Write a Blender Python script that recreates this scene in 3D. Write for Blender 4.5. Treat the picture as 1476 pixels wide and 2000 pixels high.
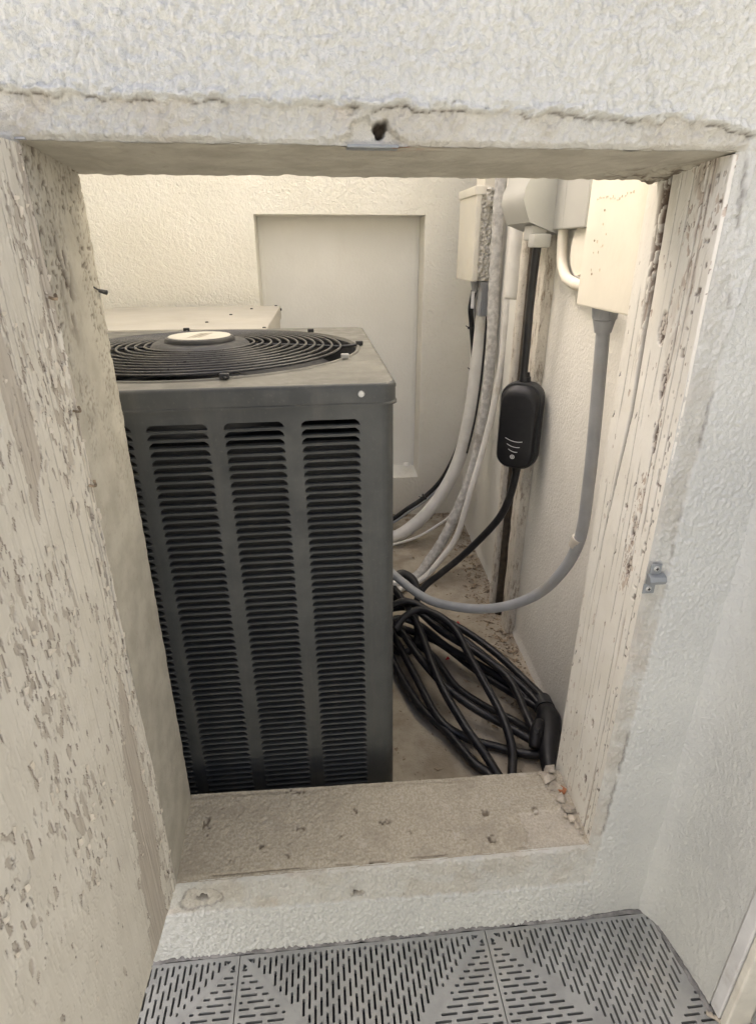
import bpy, bmesh, math, random
import numpy as np
from mathutils import Vector, Matrix
from mathutils.geometry import delaunay_2d_cdt

# ------------------------------------------------------------------ clear
for o in list(bpy.data.objects):
    bpy.data.objects.remove(o)
scene = bpy.context.scene
COL = scene.collection
R = math.radians
random.seed(7)

# ------------------------------------------------------------------ camera
cam_d = bpy.data.cameras.new('camera')
cam = bpy.data.objects.new('camera', cam_d)
COL.objects.link(cam)
cam_d.sensor_fit = 'VERTICAL'
cam_d.sensor_height = 24.0
cam_d.lens = 24.0 * 1150 / 2000
cam_d.clip_start = 0.02
cam_d.clip_end = 500
yaw, pitch = R(-5.6), R(24.0)
fw = Vector((-math.sin(yaw) * math.cos(pitch), math.cos(yaw) * math.cos(pitch), -math.sin(pitch)))
rt = fw.cross(Vector((0, 0, 1))).normalized()
up = rt.cross(fw)
cam.matrix_world = Matrix(((rt.x, up.x, -fw.x, 0), (rt.y, up.y, -fw.y, -0.7), (rt.z, up.z, -fw.z, 1.2), (0, 0, 0, 1)))
scene.camera = cam

# ------------------------------------------------------------------ world, sun, exposure
SUN = Vector((-0.80, 0.48, 0.0)).normalized() * math.cos(R(42)) + Vector((0, 0, math.sin(R(42))))
world = bpy.data.worlds.new('World')
scene.world = world
world.use_nodes = True
wn = world.node_tree.nodes
sky = wn.new('ShaderNodeTexSky')
sky.sky_type = 'NISHITA'
sky.sun_disc = False
sky.sun_elevation = R(42)
sky.sun_rotation = math.atan2(SUN.x, SUN.y)
sky.air_density = 0.5
sky.dust_density = 9.0
sky.ozone_density = 0.2
world.node_tree.links.new(sky.outputs[0], wn['Background'].inputs[0])
wn['Background'].inputs[1].default_value = 0.15
sun_d = bpy.data.lights.new('sun', 'SUN')
sun_d.energy = 5.0
sun_d.angle = R(0.53)
sun_d.color = (1.0, 0.93, 0.80)
sun = bpy.data.objects.new('sun', sun_d)
COL.objects.link(sun)
sun.rotation_euler = SUN.to_track_quat('Z', 'Y').to_euler()
sun.location = SUN * 20
cy = scene.cycles
cy.caustics_reflective = False
cy.caustics_refractive = False
cy.sample_clamp_indirect = 6.0
cy.use_adaptive_sampling = False
cy.use_light_tree = False
vs = scene.view_settings
vs.view_transform = 'Standard'
vs.look = 'None'
vs.gamma = 1.0
vs.use_curve_mapping = False
vs.exposure = 1.95

# ------------------------------------------------------------------ numpy noise
_tab = np.random.RandomState(3).rand(16, 256, 256)


def vn(x, y, s=0):
    """smooth value noise, 0..1, lattice pitch 1"""
    t = _tab[s % 16]
    x = x + 17.3 * s
    y = y + 9.1 * s
    xi = np.floor(x).astype(int)
    yi = np.floor(y).astype(int)
    fx = x - xi
    fy = y - yi
    fx = fx * fx * fx * (fx * (fx * 6 - 15) + 10)
    fy = fy * fy * fy * (fy * (fy * 6 - 15) + 10)
    a = t[xi & 255, yi & 255]
    b = t[(xi + 1) & 255, yi & 255]
    c = t[xi & 255, (yi + 1) & 255]
    d = t[(xi + 1) & 255, (yi + 1) & 255]
    return (a * (1 - fx) + b * fx) * (1 - fy) + (c * (1 - fx) + d * fx) * fy


def fbm(x, y, s=0, n=4):
    v = 0
    a = 0.5
    tot = 0
    for i in range(n):
        v = v + a * vn(x * 2 ** i, y * 2 ** i, s + i)
        tot += a
        a *= 0.5
    return v / tot


def sst(a, b, x):
    t = np.clip((x - a) / (b - a), 0, 1)
    return t * t * (3 - 2 * t)


def voro(x, y, s=0):
    """cell id random, distance to nearest, second-nearest, offset vector to nearest point"""
    t1, t2, t3 = _tab[(s) % 16], _tab[(s + 5) % 16], _tab[(s + 9) % 16]
    xi = np.floor(x).astype(int)
    yi = np.floor(y).astype(int)
    d1 = np.full(x.shape, 9.0)
    d2 = np.full(x.shape, 9.0)
    rid = np.zeros(x.shape)
    ox = np.zeros(x.shape)
    oy = np.zeros(x.shape)
    for i in (-1, 0, 1):
        for j in (-1, 0, 1):
            cx = xi + i
            cy = yi + j
            px = cx + t1[cx & 255, cy & 255]
            py = cy + t2[cx & 255, cy & 255]
            d = np.hypot(x - px, y - py)
            r = t3[cx & 255, cy & 255]
            m = d < d1
            d2 = np.where(m, d1, np.minimum(d2, d))
            rid = np.where(m, r, rid)
            ox = np.where(m, x - px, ox)
            oy = np.where(m, y - py, oy)
            d1 = np.where(m, d, d1)
    return rid, d1, d2, ox, oy


# ------------------------------------------------------------------ object helpers
def tag(o, label=None, cat=None, group=None, kind=None):
    if label:
        o['label'] = label
    if cat:
        o['category'] = cat
    if group:
        o['group'] = group
    if kind:
        o['kind'] = kind
    return o


def empty(name, loc, label, cat, group=None):
    o = bpy.data.objects.new(name, None)
    o.empty_display_size = 0.05
    COL.objects.link(o)
    o.location = loc
    return tag(o, label, cat, group)


def link(name, me, mat, parent=None, smooth=None):
    if mat:
        me.materials.clear()
        me.materials.append(mat)
    if smooth is not None:
        me.polygons.foreach_set('use_smooth', [smooth] * len(me.polygons))
    o = bpy.data.objects.new(name, me)
    COL.objects.link(o)
    if parent is not None:
        o.parent = parent
        # geometry is written in world coordinates; keep it there
        l = parent.location
        p = parent.parent
        while p is not None:
            l = l + p.location
            p = p.parent
        if parent.type == 'EMPTY':
            o.location = -l
    return o


def grid(name, P, mat, parent=None, keep=None, attrs=None, flip=False):
    """P: (n,m,3) array -> one smooth grid mesh"""
    n, m = P.shape[:2]
    idx = np.arange(n * m).reshape(n, m)
    q = np.stack([idx[:-1, :-1], idx[1:, :-1], idx[1:, 1:], idx[:-1, 1:]], -1).reshape(-1, 4)
    if flip:
        q = q[:, ::-1]
    if keep is not None:
        q = q[keep.reshape(-1)]
    used = np.zeros(n * m, bool)
    used[q.ravel()] = True
    remap = np.cumsum(used) - 1
    q = remap[q]
    co = P.reshape(-1, 3)[used]
    me = bpy.data.meshes.new(name)
    me.vertices.add(len(co))
    me.vertices.foreach_set('co', co.astype(np.float32).ravel())
    me.loops.add(q.size)
    me.loops.foreach_set('vertex_index', q.astype(np.int32).ravel())
    me.polygons.add(len(q))
    me.polygons.foreach_set('loop_start', np.arange(0, q.size, 4, dtype=np.int32))
    me.polygons.foreach_set('loop_total', np.full(len(q), 4, dtype=np.int32))
    me.polygons.foreach_set('use_smooth', np.ones(len(q), bool))
    me.update(calc_edges=True)
    for k, v in (attrs or {}).items():
        a = me.attributes.new(k, 'FLOAT', 'POINT')
        a.data.foreach_set('value', v.reshape(-1)[used].astype(np.float32))
    return link(name, me, mat, parent)


class MB:
    def __init__(s):
        s.v = []
        s.f = []

    def add(s, vs_, fs_):
        k = len(s.v)
        s.v += [tuple(v) for v in vs_]
        s.f += [tuple(i + k for i in f) for f in fs_]
        return s

    def box(s, x0, x1, y0, y1, z0, z1):
        v = [(x, y, z) for z in (z0, z1) for y in (y0, y1) for x in (x0, x1)]
        return s.add(v, [(0, 2, 3, 1), (4, 5, 7, 6), (0, 1, 5, 4), (2, 6, 7, 3), (0, 4, 6, 2), (1, 3, 7, 5)])

    def rbox(s, x0, x1, y0, y1, z0, z1, b=0.004, seg=2):
        bm = bmesh.new()
        bmesh.ops.create_cube(bm, size=1)
        for v in bm.verts:
            v.co = Vector(((x0 + x1) / 2 + v.co.x * (x1 - x0), (y0 + y1) / 2 + v.co.y * (y1 - y0), (z0 + z1) / 2 + v.co.z * (z1 - z0)))
        bmesh.ops.bevel(bm, geom=list(bm.edges), offset=b, segments=seg, affect='EDGES', profile=0.6)
        bm.verts.index_update()
        s.add([v.co[:] for v in bm.verts], [[v.index for v in f.verts] for f in bm.faces])
        bm.free()
        return s

    def prism(s, poly, a0, a1, axis='x'):
        """extrude a 2-D polygon along an axis"""
        n = len(poly)

        def P(p, a):
            return {'x': (a, p[0], p[1]), 'y': (p[0], a, p[1]), 'z': (p[0], p[1], a)}[axis]
        v = [P(p, a0) for p in poly] + [P(p, a1) for p in poly]
        f = [tuple(range(n))[::-1], tuple(range(n, 2 * n))] + [(i, (i + 1) % n, n + (i + 1) % n, n + i) for i in range(n)]
        return s.add(v, f)

    def cyl(s, p0, p1, r0, r1=None, seg=16, caps=True):
        r1 = r0 if r1 is None else r1
        p0, p1 = Vector(p0), Vector(p1)
        d = (p1 - p0).normalized()
        a = d.orthogonal().normalized()
        b = d.cross(a)
        v = []
        for p, r in ((p0, r0), (p1, r1)):
            for i in range(seg):
                t = 2 * math.pi * i / seg
                v.append(p + a * r * math.cos(t) + b * r * math.sin(t))
        f = [(i, (i + 1) % seg, seg + (i + 1) % seg, seg + i) for i in range(seg)]
        if caps:
            f += [tuple(range(seg))[::-1], tuple(range(seg, 2 * seg))]
        return s.add(v, f)

    def lathe(s, c, prof, seg=32):
        """prof: (r, z) list around a vertical axis at c"""
        v = []
        f = []
        for r, z in prof:
            for i in range(seg):
                t = 2 * math.pi * i / seg
                v.append((c[0] + r * math.cos(t), c[1] + r * math.sin(t), c[2] + z))
        for k in range(len(prof) - 1):
            for i in range(seg):
                j = (i + 1) % seg
                f.append((k * seg + i, k * seg + j, (k + 1) * seg + j, (k + 1) * seg + i))
        return s.add(v, f)

    def torus(s, c, R_, r, seg=72, ring=6, zf=None):
        v = []
        f = []
        for i in range(seg):
            t = 2 * math.pi * i / seg
            for j in range(ring):
                u = 2 * math.pi * j / ring
                v.append((c[0] + (R_ + r * math.cos(u)) * math.cos(t), c[1] + (R_ + r * math.cos(u)) * math.sin(t), c[2] + r * math.sin(u)))
        for i in range(seg):
            for j in range(ring):
                a, b = i * ring + j, i * ring + (j + 1) % ring
                c_, d = ((i + 1) % seg) * ring + (j + 1) % ring, ((i + 1) % seg) * ring + j
                f.append((a, d, c_, b))
        return s.add(v, f)

    def tube(s, pts, r, seg=10, sub=6, caps=True, rough=0.0, rs=None):
        """catmull-rom tube; rs = radius per control point"""
        P = [Vector(p) for p in pts]
        rr = rs or [r] * len(P)
        path = []
        rad = []
        n = len(P)
        for i in range(n - 1):
            p0, p1, p2, p3 = P[max(i - 1, 0)], P[i], P[i + 1], P[min(i + 2, n - 1)]
            for k in range(sub):
                t = k / sub
                path.append(0.5 * ((2 * p1) + (p2 - p0) * t + (2 * p0 - 5 * p1 + 4 * p2 - p3) * t * t + (3 * p1 - p0 - 3 * p2 + p3) * t ** 3))
                rad.append(rr[i] * (1 - t) + rr[i + 1] * t)
        path.append(P[-1])
        rad.append(rr[-1])
        v = []
        f = []
        prev = None
        m = len(path)
        for i, p in enumerate(path):
            d = (path[min(i + 1, m - 1)] - path[max(i - 1, 0)]).normalized()
            a = d.orthogonal().normalized() if prev is None else (prev - d * prev.dot(d)).normalized()
            prev = a
            b = d.cross(a)
            for j in range(seg):
                t = 2 * math.pi * j / seg
                q = rad[i] * (1 + (random.uniform(-rough, rough) if rough else 0))
                v.append(p + a * q * math.cos(t) + b * q * math.sin(t))
        for i in range(m - 1):
            for j in range(seg):
                f.append((i * seg + j, i * seg + (j + 1) % seg, (i + 1) * seg + (j + 1) % seg, (i + 1) * seg + j))
        if caps:
            f += [tuple(range(seg))[::-1], tuple(range((m - 1) * seg, m * seg))]
        return s.add(v, f)

    def mesh(s, name, smooth=False):
        me = bpy.data.meshes.new(name)
        me.from_pydata(s.v, [], s.f)
        me.update()
        bm = bmesh.new()
        bm.from_mesh(me)
        bmesh.ops.recalc_face_normals(bm, faces=bm.faces)
        bm.to_mesh(me)
        bm.free()
        if smooth:
            me.polygons.foreach_set('use_smooth', [True] * len(me.polygons))
            if smooth != 'all':
                me.set_sharp_from_angle(angle=R(38))
        return me

    def build(s, name, mat, parent=None, smooth=False):
        return link(name, s.mesh(name, smooth), mat, parent)


# ------------------------------------------------------------------ materials
class NT:
    def __init__(s, name):
        s.m = bpy.data.materials.new(name)
        s.m.use_nodes = True
        s.n = s.m.node_tree.nodes
        s.l = s.m.node_tree.links
        s.b = s.n['Principled BSDF']
        s.co = s.n.new('ShaderNodeTexCoord').outputs['Object']
        geo = s.n.new('ShaderNodeNewGeometry')
        s.pos = geo.outputs['Position']

    def mapping(s, scale):
        mp = s.n.new('ShaderNodeMapping')
        mp.inputs['Scale'].default_value = scale
        s.l.new(s.pos, mp.inputs[0])
        return mp.outputs[0]

    def noise(s, scale, detail=4, rough=0.55, vec=None, dist=0.0):
        t = s.n.new('ShaderNodeTexNoise')
        t.inputs['Scale'].default_value = scale
        t.inputs['Detail'].default_value = detail
        t.inputs['Roughness'].default_value = rough
        t.inputs['Distortion'].default_value = dist
        s.l.new(vec or s.pos, t.inputs['Vector'])
        return t.outputs['Fac']

    def voro(s, scale, vec=None, feat='F1'):
        t = s.n.new('ShaderNodeTexVoronoi')
        t.feature = feat
        t.inputs['Scale'].default_value = scale
        s.l.new(vec or s.pos, t.inputs['Vector'])
        return t.outputs['Distance']

    def ramp(s, v, a, b, lo=0.0, hi=1.0):
        t = s.n.new('ShaderNodeMapRange')
        t.interpolation_type = 'SMOOTHSTEP'
        s.l.new(v, t.inputs[0])
        t.inputs[1].default_value = a
        t.inputs[2].default_value = b
        t.inputs[3].default_value = lo
        t.inputs[4].default_value = hi
        return t.outputs[0]

    def math(s, op, a, b):
        t = s.n.new('ShaderNodeMath')
        t.operation = op
        for i, q in enumerate((a, b)):
            if isinstance(q, (int, float)):
                t.inputs[i].default_value = q
            else:
                s.l.new(q, t.inputs[i])
        return t.outputs[0]

    def attr(s, name):
        t = s.n.new('ShaderNodeAttribute')
        t.attribute_name = name
        return t.outputs['Fac']

    def mix(s, fac, a, b, kind='MIX'):
        t = s.n.new('ShaderNodeMix')
        t.data_type = 'RGBA'
        t.blend_type = kind
        for i, q in ((0, fac), (6, a), (7, b)):
            if isinstance(q, (int, float)):
                t.inputs[i].default_value = q
            elif isinstance(q, tuple):
                t.inputs[i].default_value = (*q, 1)
            else:
                s.l.new(q, t.inputs[i])
        return t.outputs[2]

    def color(s, c):
        if isinstance(c, tuple):
            s.b.inputs['Base Color'].default_value = (*c, 1)
        else:
            s.l.new(c, s.b.inputs['Base Color'])
        return s

    def rough(s, r):
        if isinstance(r, (int, float)):
            s.b.inputs['Roughness'].default_value = r
        else:
            s.l.new(r, s.b.inputs['Roughness'])
        return s

    def metal(s, v):
        s.b.inputs['Metallic'].default_value = v
        return s

    def bump(s, h, dist=0.001, strength=1.0):
        t = s.n.new('ShaderNodeBump')
        t.inputs['Strength'].default_value = strength
        t.inputs['Distance'].default_value = dist
        s.l.new(h, t.inputs['Height'])
        s.l.new(t.outputs[0], s.b.inputs['Normal'])
        return s


def simple(name, col, rough=0.6, metal=0.0, var=0.12, scale=30, dirt=None, bump=0.0):
    t = NT(name)
    dark = tuple(c * (1 - var) for c in col)
    lite = tuple(min(1, c * (1 + var)) for c in col)
    c = t.mix(t.ramp(t.noise(scale, 5), 0.3, 0.7), dark, lite)
    if dirt:
        c = t.mix(t.ramp(t.noise(scale * 0.35, 6, 0.65), 0.52, 0.75, 0, 0.8), c, dirt)
    t.color(c).metal(metal)
    t.rough(t.ramp(t.noise(scale * 2, 3), 0.3, 0.7, max(0.05, rough - 0.08), min(1, rough + 0.1)))
    if bump:
        t.bump(t.noise(scale * 8, 3), bump)
    return t.m


M = {}


def mats():
    # exterior stucco: white paint, bare weathered plaster band, dark hairline cracks
    t = NT('stucco_front')
    paint = t.mix(t.ramp(t.noise(5, 4), 0.35, 0.7), (0.60, 0.61, 0.585), (0.66, 0.67, 0.635))
    bare = t.mix(t.ramp(t.noise(28, 5), 0.35, 0.68), (0.47, 0.44, 0.375), (0.58, 0.555, 0.49))
    bare = t.mix(t.ramp(t.noise(9, 5, 0.65), 0.5, 0.75, 0, 0.55), bare, (0.58, 0.47, 0.38))
    c = t.mix(t.attr('bare'), paint, bare)
    c = t.mix(t.attr('crack_shade'), c, (0.055, 0.042, 0.032))
    t.color(c).rough(t.math('ADD', 0.36, t.math('MULTIPLY', t.attr('bare'), 0.35)))
    t.bump(t.math('ADD', t.noise(200, 4, 0.7), t.math('MULTIPLY', t.noise(520, 3, 0.6), 0.4)), 0.0030, 1.0)
    M['front'] = t.m
    # bare plaster of reveals
    t = NT('plaster_reveal')
    c = t.mix(t.ramp(t.noise(22, 5), 0.3, 0.7), (0.40, 0.375, 0.31), (0.51, 0.485, 0.41))
    c = t.mix(t.ramp(t.noise(130, 3), 0.55, 0.72, 0, 0.4), c, (0.36, 0.31, 0.25))
    c = t.mix(t.attr('crack_shade'), c, (0.09, 0.065, 0.045))
    c = t.mix(t.attr('bare'), c, (0.34, 0.17, 0.10))
    t.color(c).rough(0.8)
    t.bump(t.noise(500, 3), 0.0006, 0.8)
    M['reveal'] = t.m
    # sill
    t = NT('plaster_sill')
    c = t.mix(t.ramp(t.noise(240, 3), 0.35, 0.65), (0.375, 0.335, 0.255), (0.49, 0.445, 0.355))
    c = t.mix(t.ramp(t.noise(14, 5, 0.6), 0.45, 0.7, 0, 0.6), c, (0.33, 0.29, 0.225))
    c = t.mix(t.ramp(t.noise(34, 5, 0.7), 0.56, 0.7, 0, 0.5), c, (0.56, 0.53, 0.46))
    c = t.mix(t.attr('bare'), c, (0.66, 0.61, 0.54))
    c = t.mix(t.attr('crack_shade'), c, (0.12, 0.09, 0.06))
    t.color(c).rough(0.85)
    t.bump(t.noise(380, 3), 0.0009, 0.9)
    M['sill'] = t.m
    # cream yard stucco
    t = NT('stucco_yard')
    c = t.mix(t.ramp(t.noise(4, 4), 0.35, 0.7), (0.83, 0.80, 0.70), (0.87, 0.845, 0.755))
    c = t.mix(t.ramp(t.noise(60, 4, 0.7), 0.66, 0.82, 0, 0.25), c, (0.55, 0.48, 0.38))
    t.color(c).rough(0.7)
    h = t.math('ADD', t.noise(75, 2, 0.5, dist=0.8), t.math('MULTIPLY', t.noise(230, 2), 0.25))
    t.bump(h, 0.006, 1.0)
    M['yard'] = t.m
    t = NT('paint_smooth')
    c = t.mix(t.ramp(t.noise(6, 4), 0.35, 0.7), (0.84, 0.825, 0.765), (0.87, 0.855, 0.80))
    c = t.mix(t.ramp(t.noise(40, 5, 0.7), 0.62, 0.85, 0, 0.25), c, (0.5, 0.44, 0.36))
    c = t.mix(t.ramp(t.noise(1, 5, 0.65, t.mapping((7, 7, 2.2))), 0.5, 0.8, 0, 0.14), c, (0.62, 0.57, 0.47))
    t.color(c).rough(0.6).bump(t.noise(110, 4, 0.6), 0.0022, 0.8)
    M['smooth'] = t.m
    # painted, lumpy, chipped right wall
    t = NT('wall_right')
    c = t.mix(t.ramp(t.noise(5, 4), 0.35, 0.7), (0.76, 0.745, 0.69), (0.81, 0.795, 0.74))
    c = t.mix(t.ramp(t.noise(45, 6, 0.75), 0.62, 0.78, 0, 0.5), c, (0.50, 0.42, 0.33))
    t.color(c).rough(0.65).bump(t.noise(120, 3, dist=0.4), 0.0028, 0.9)
    M['right'] = t.m
    # peeling timber, flake-edge shade painted into the dark mask (attributes: paint, crack)
    for key, pcol, pcol2, wood, wood2 in (('door', (0.63, 0.595, 0.51), (0.69, 0.655, 0.57), (0.44, 0.395, 0.33), (0.54, 0.495, 0.42)),
                                          ('post', (0.74, 0.715, 0.64), (0.80, 0.78, 0.715), (0.46, 0.37, 0.30), (0.64, 0.58, 0.50))):
        t = NT('peeling_' + key)
        g = t.mapping((160, 160, 9))
        w = t.mix(t.ramp(t.noise(1, 5, 0.6, g), 0.3, 0.7), wood, wood2)
        p = t.mix(t.ramp(t.noise(16, 5), 0.3, 0.7), pcol, pcol2)
        p = t.mix(t.ramp(t.noise(1, 4, 0.6, t.mapping((90, 90, 12))), 0.6, 0.85, 0, 0.35), p, wood2)
        c = t.mix(t.attr('paint'), w, p)
        c = t.mix(t.attr('crack_shade'), c, (0.075, 0.045, 0.03))
        t.color(c).rough(0.75)
        t.bump(t.noise(1, 4, 0.6, t.mapping((420, 420, 90))), 0.0003, 0.6)
        M[key] = t.m
    # yard concrete
    t = NT('yard_concrete')
    c = t.mix(t.ramp(t.noise(9, 6, 0.65), 0.3, 0.7), (0.30, 0.255, 0.19), (0.47, 0.42, 0.335))
    c = t.mix(t.ramp(t.noise(70, 4, 0.7), 0.58, 0.75, 0, 0.7), c, (0.19, 0.15, 0.10))
    t.color(c).rough(0.9).bump(t.noise(200, 4), 0.002, 0.8)
    M['concrete'] = t.m
    t = NT('ground_concrete')
    c = t.mix(t.ramp(t.noise(6, 6, 0.6), 0.3, 0.7), (0.40, 0.385, 0.35), (0.50, 0.48, 0.43))
    t.color(c).rough(0.9).bump(t.noise(150, 4), 0.002, 0.6)
    M['ground'] = t.m
    M['tile'] = simple('grey_plastic_tile', (0.33, 0.335, 0.32), 0.5, var=0.16, scale=14, dirt=(0.43, 0.42, 0.38), bump=0.0003)
    M['under'] = simple('tile_slot_shade_black', (0.02, 0.02, 0.022), 0.8)
    # condenser paint
    t = NT('condenser_charcoal')
    c = t.mix(t.ramp(t.noise(10, 5), 0.3, 0.7), (0.046, 0.049, 0.048), (0.068, 0.071, 0.068))
    c = t.mix(t.ramp(t.noise(160, 4, 0.7), 0.55, 0.8, 0, 0.35), c, (0.15, 0.14, 0.12))
    c = t.mix(t.ramp(t.noise(1, 5, 0.65, t.mapping((26, 26, 3))), 0.48, 0.72, 0, 0.35), c, (0.115, 0.108, 0.093))
    t.color(c).rough(t.ramp(t.noise(30, 4), 0.3, 0.7, 0.42, 0.6))
    t.bump(t.noise(900, 2), 0.00025, 0.5)
    M['ac'] = t.m
    t = NT('condenser_top_dusty')
    c = t.mix(t.ramp(t.noise(7, 6, 0.6), 0.3, 0.7), (0.115, 0.112, 0.098), (0.165, 0.16, 0.14))
    c = t.mix(t.ramp(t.noise(90, 4, 0.7), 0.55, 0.8, 0, 0.4), c, (0.33, 0.30, 0.25))
    t.color(c).rough(t.ramp(t.noise(20, 4), 0.3, 0.7, 0.38, 0.6))
    M['actop'] = t.m
    M['ac2'] = simple('condenser_beige', (0.50, 0.47, 0.41), 0.5, var=0.06, scale=7, dirt=(0.42, 0.385, 0.325))
    M['coil'] = simple('coil_fins', (0.014, 0.014, 0.013), 0.7, var=0.3, scale=200)
    M['wire'] = simple('black_coated_wire', (0.035, 0.035, 0.036), 0.35, var=0.3, scale=60, dirt=(0.12, 0.115, 0.10))
    M['blade'] = simple('fan_blade_aluminium', (0.42, 0.43, 0.47), 0.35, 0.7)
    M['dark'] = simple('dark_plastic', (0.03, 0.03, 0.031), 0.5, var=0.2)
    M['rubber'] = simple('black_rubber', (0.014, 0.014, 0.016), 0.42, var=0.3, scale=40, dirt=(0.05, 0.047, 0.042))
    M['shell'] = simple('black_shell', (0.009, 0.009, 0.011), 0.5, var=0.2, scale=40)
    M['shell2'] = simple('black_shell_side', (0.032, 0.034, 0.037), 0.45, var=0.2, scale=40)
    M['print'] = simple('white_print', (0.85, 0.85, 0.85), 0.5, var=0.02)
    M['label'] = simple('cap_label', (0.55, 0.525, 0.45), 0.5, var=0.06)
    M['stripe'] = simple('cap_label_print', (0.30, 0.27, 0.21), 0.5, var=0.06)
    M['pvc'] = simple('grey_conduit', (0.36, 0.37, 0.385), 0.5, var=0.08, scale=25, dirt=(0.36, 0.34, 0.30))
    M['scuff'] = simple('scuffed_paint', (0.62, 0.55, 0.43), 0.7, var=0.15, scale=90)
    M['brown'] = simple('dark_brown_cable', (0.055, 0.042, 0.03), 0.7, var=0.4, scale=60)
    M['greybox'] = simple('grey_plastic_box', (0.43, 0.43, 0.40), 0.5, var=0.05, scale=10)
    M['cream'] = simple('cream_box_paint', (0.77, 0.735, 0.635), 0.5, var=0.04, scale=12, dirt=(0.68, 0.60, 0.48), bump=0.0004)
    M['whitepipe'] = simple('white_pipe', (0.78, 0.765, 0.72), 0.55, var=0.06, scale=20, dirt=(0.52, 0.47, 0.39), bump=0.0006)
    M['lagging'] = simple('grey_lagging', (0.62, 0.605, 0.57), 0.8, var=0.2, scale=60, dirt=(0.33, 0.29, 0.24), bump=0.003)
    t = NT('flaking_painted_pipe')
    c = t.mix(t.ramp(t.noise(14, 4), 0.3, 0.7), (0.66, 0.62, 0.54), (0.76, 0.72, 0.64))
    c = t.mix(t.ramp(t.noise(1, 6, 0.75, t.mapping((60, 60, 14))), 0.52, 0.64, 0, 0.85), c, (0.30, 0.235, 0.17))
    c = t.mix(t.ramp(t.noise(90, 6, 0.8), 0.58, 0.68, 0, 0.8), c, (0.22, 0.17, 0.12))
    t.color(c).rough(0.7).bump(t.noise(130, 4, 0.65), 0.006, 0.9)
    M['oldpipe'] = t.m
    t = NT('splashed_stucco')
    c = t.mix(t.ramp(t.noise(60, 4), 0.35, 0.7), (0.70, 0.66, 0.56), (0.80, 0.765, 0.68))
    t.color(c).rough(0.7).bump(t.voro(85), 0.014, 1.0)
    M['splash'] = t.m
    M['zinc'] = simple('zinc_plate', (0.27, 0.29, 0.30), 0.5, 0.25, var=0.1, scale=80)
    M['screw'] = simple('screw_steel', (0.48, 0.48, 0.46), 0.45, 0.4, var=0.1, scale=80)
    M['darkhole'] = simple('dark_hole', (0.012, 0.010, 0.009), 0.9)
    M['chip'] = simple('plaster_chip', (0.42, 0.375, 0.305), 0.85, var=0.25, scale=60)
    M['brick'] = simple('brick_chip', (0.36, 0.15, 0.07), 0.85, var=0.2, scale=60)
    M['debris'] = simple('floor_debris', (0.27, 0.21, 0.145), 0.9, var=0.55, scale=120)
    M['red'] = simple('red_petal', (0.50, 0.02, 0.025), 0.6)
    M['flake'] = simple('paint_flake', (0.62, 0.565, 0.47), 0.7, var=0.12, scale=60)
    M['trim'] = simple('painted_trim', (0.66, 0.665, 0.66), 0.5, var=0.07, scale=30, dirt=(0.46, 0.44, 0.41))
    M['trim2'] = simple('cream_trim', (0.72, 0.70, 0.62), 0.5, var=0.07, scale=30, dirt=(0.5, 0.45, 0.38))
    M['doorgrey'] = simple('grey_door_paint', (0.30, 0.305, 0.30), 0.5, var=0.1, scale=20)
    M['bouncewall'] = simple('bounce_wall_grey', (0.62, 0.625, 0.60), 0.8, var=0.08, scale=8)
    M['stone'] = simple('threshold_stone', (0.30, 0.265, 0.225), 0.8, var=0.25, scale=40, bump=0.001)
    M['copper'] = simple('ferrule', (0.62, 0.58, 0.50), 0.5, var=0.1)
    M['grout'] = simple('grey_grout', (0.22, 0.215, 0.21), 0.9, var=0.3, scale=50, bump=0.002)


mats()

# ------------------------------------------------------------------ THE GROUND
g = MB().add([(-150, -150, -0.03), (150, -150, -0.03), (150, 150, -0.03), (-150, 150, -0.03)], [(0, 1, 2, 3)]).build('ground', M['ground'])
tag(g, 'flat concrete ground running on all round', kind='structure')
yf = MB().box(-1.05, 0.8, 0.14, 2.0, -0.025, 0.0).build('yard_floor', M['concrete'])
tag(yf, 'dirty concrete floor of the small yard', kind='structure')
pf = MB().box(-3.0, 3.0, -4.0, 0.0, -0.027, -0.016).build('passage_floor', M['grout'])
tag(pf, 'grey bedding under the plastic deck tiles', kind='structure')

# ------------------------------------------------------------------ FRONT WALL with the opening
OPP_Y, OPP_H = -1.5, 0.85
X0, X1, ZB, ZT, TH = -0.281, 0.458, 0.200, 1.297, 0.155
wall = empty('stucco_wall', (0, 0, 0), 'pale grey textured stucco wall round the square hatch opening', 'wall')


def axis_pts(stops):
    out = []
    for a, b, st in stops:
        n = max(1, int(round((b - a) / st)))
        out += list(a + (b - a) * np.arange(n) / n)
    out.append(stops[-1][1])
    return np.array(out)


xs = axis_pts([(-3.0, -0.42, 0.2), (-0.42, X0, 0.004), (X0, X1, 0.0017), (X1, 0.618, 0.0017)])
zs = axis_pts([(0.0, ZB, 0.0017), (ZB, ZT, 0.0019), (ZT, 1.46, 0.0017), (1.46, 1.74, 0.003)])
XX, ZZ = np.meshgrid(xs, zs, indexing='ij')
wob = 0.0085 * (fbm(XX * 60, ZZ * 60, 1, 4) - 0.5)
wob2 = 0.012 * (fbm(XX * 9, ZZ * 9, 6, 3) - 0.5)
zc = np.interp(XX, [-3, -0.3, 0.40, 0.47, 0.7], [1.375, 1.336, 1.324, 1.312, 1.30])
xr = np.interp(ZZ, [0, 0.2, 0.3, 0.6, 0.87, 1.08, 1.29, 1.35], [0.47, 0.476, 0.479, 0.489, 0.487, 0.494, 0.468, 0.463])
zb_ = np.interp(XX, [-0.3, 0.46], [0.126, 0.098])
dt = zc - ZZ + wob * 1.4 + wob2 * 0.25
dr = xr - XX + wob * 0.7
db = ZZ - zb_ + wob + wob2 * 0.5
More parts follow.
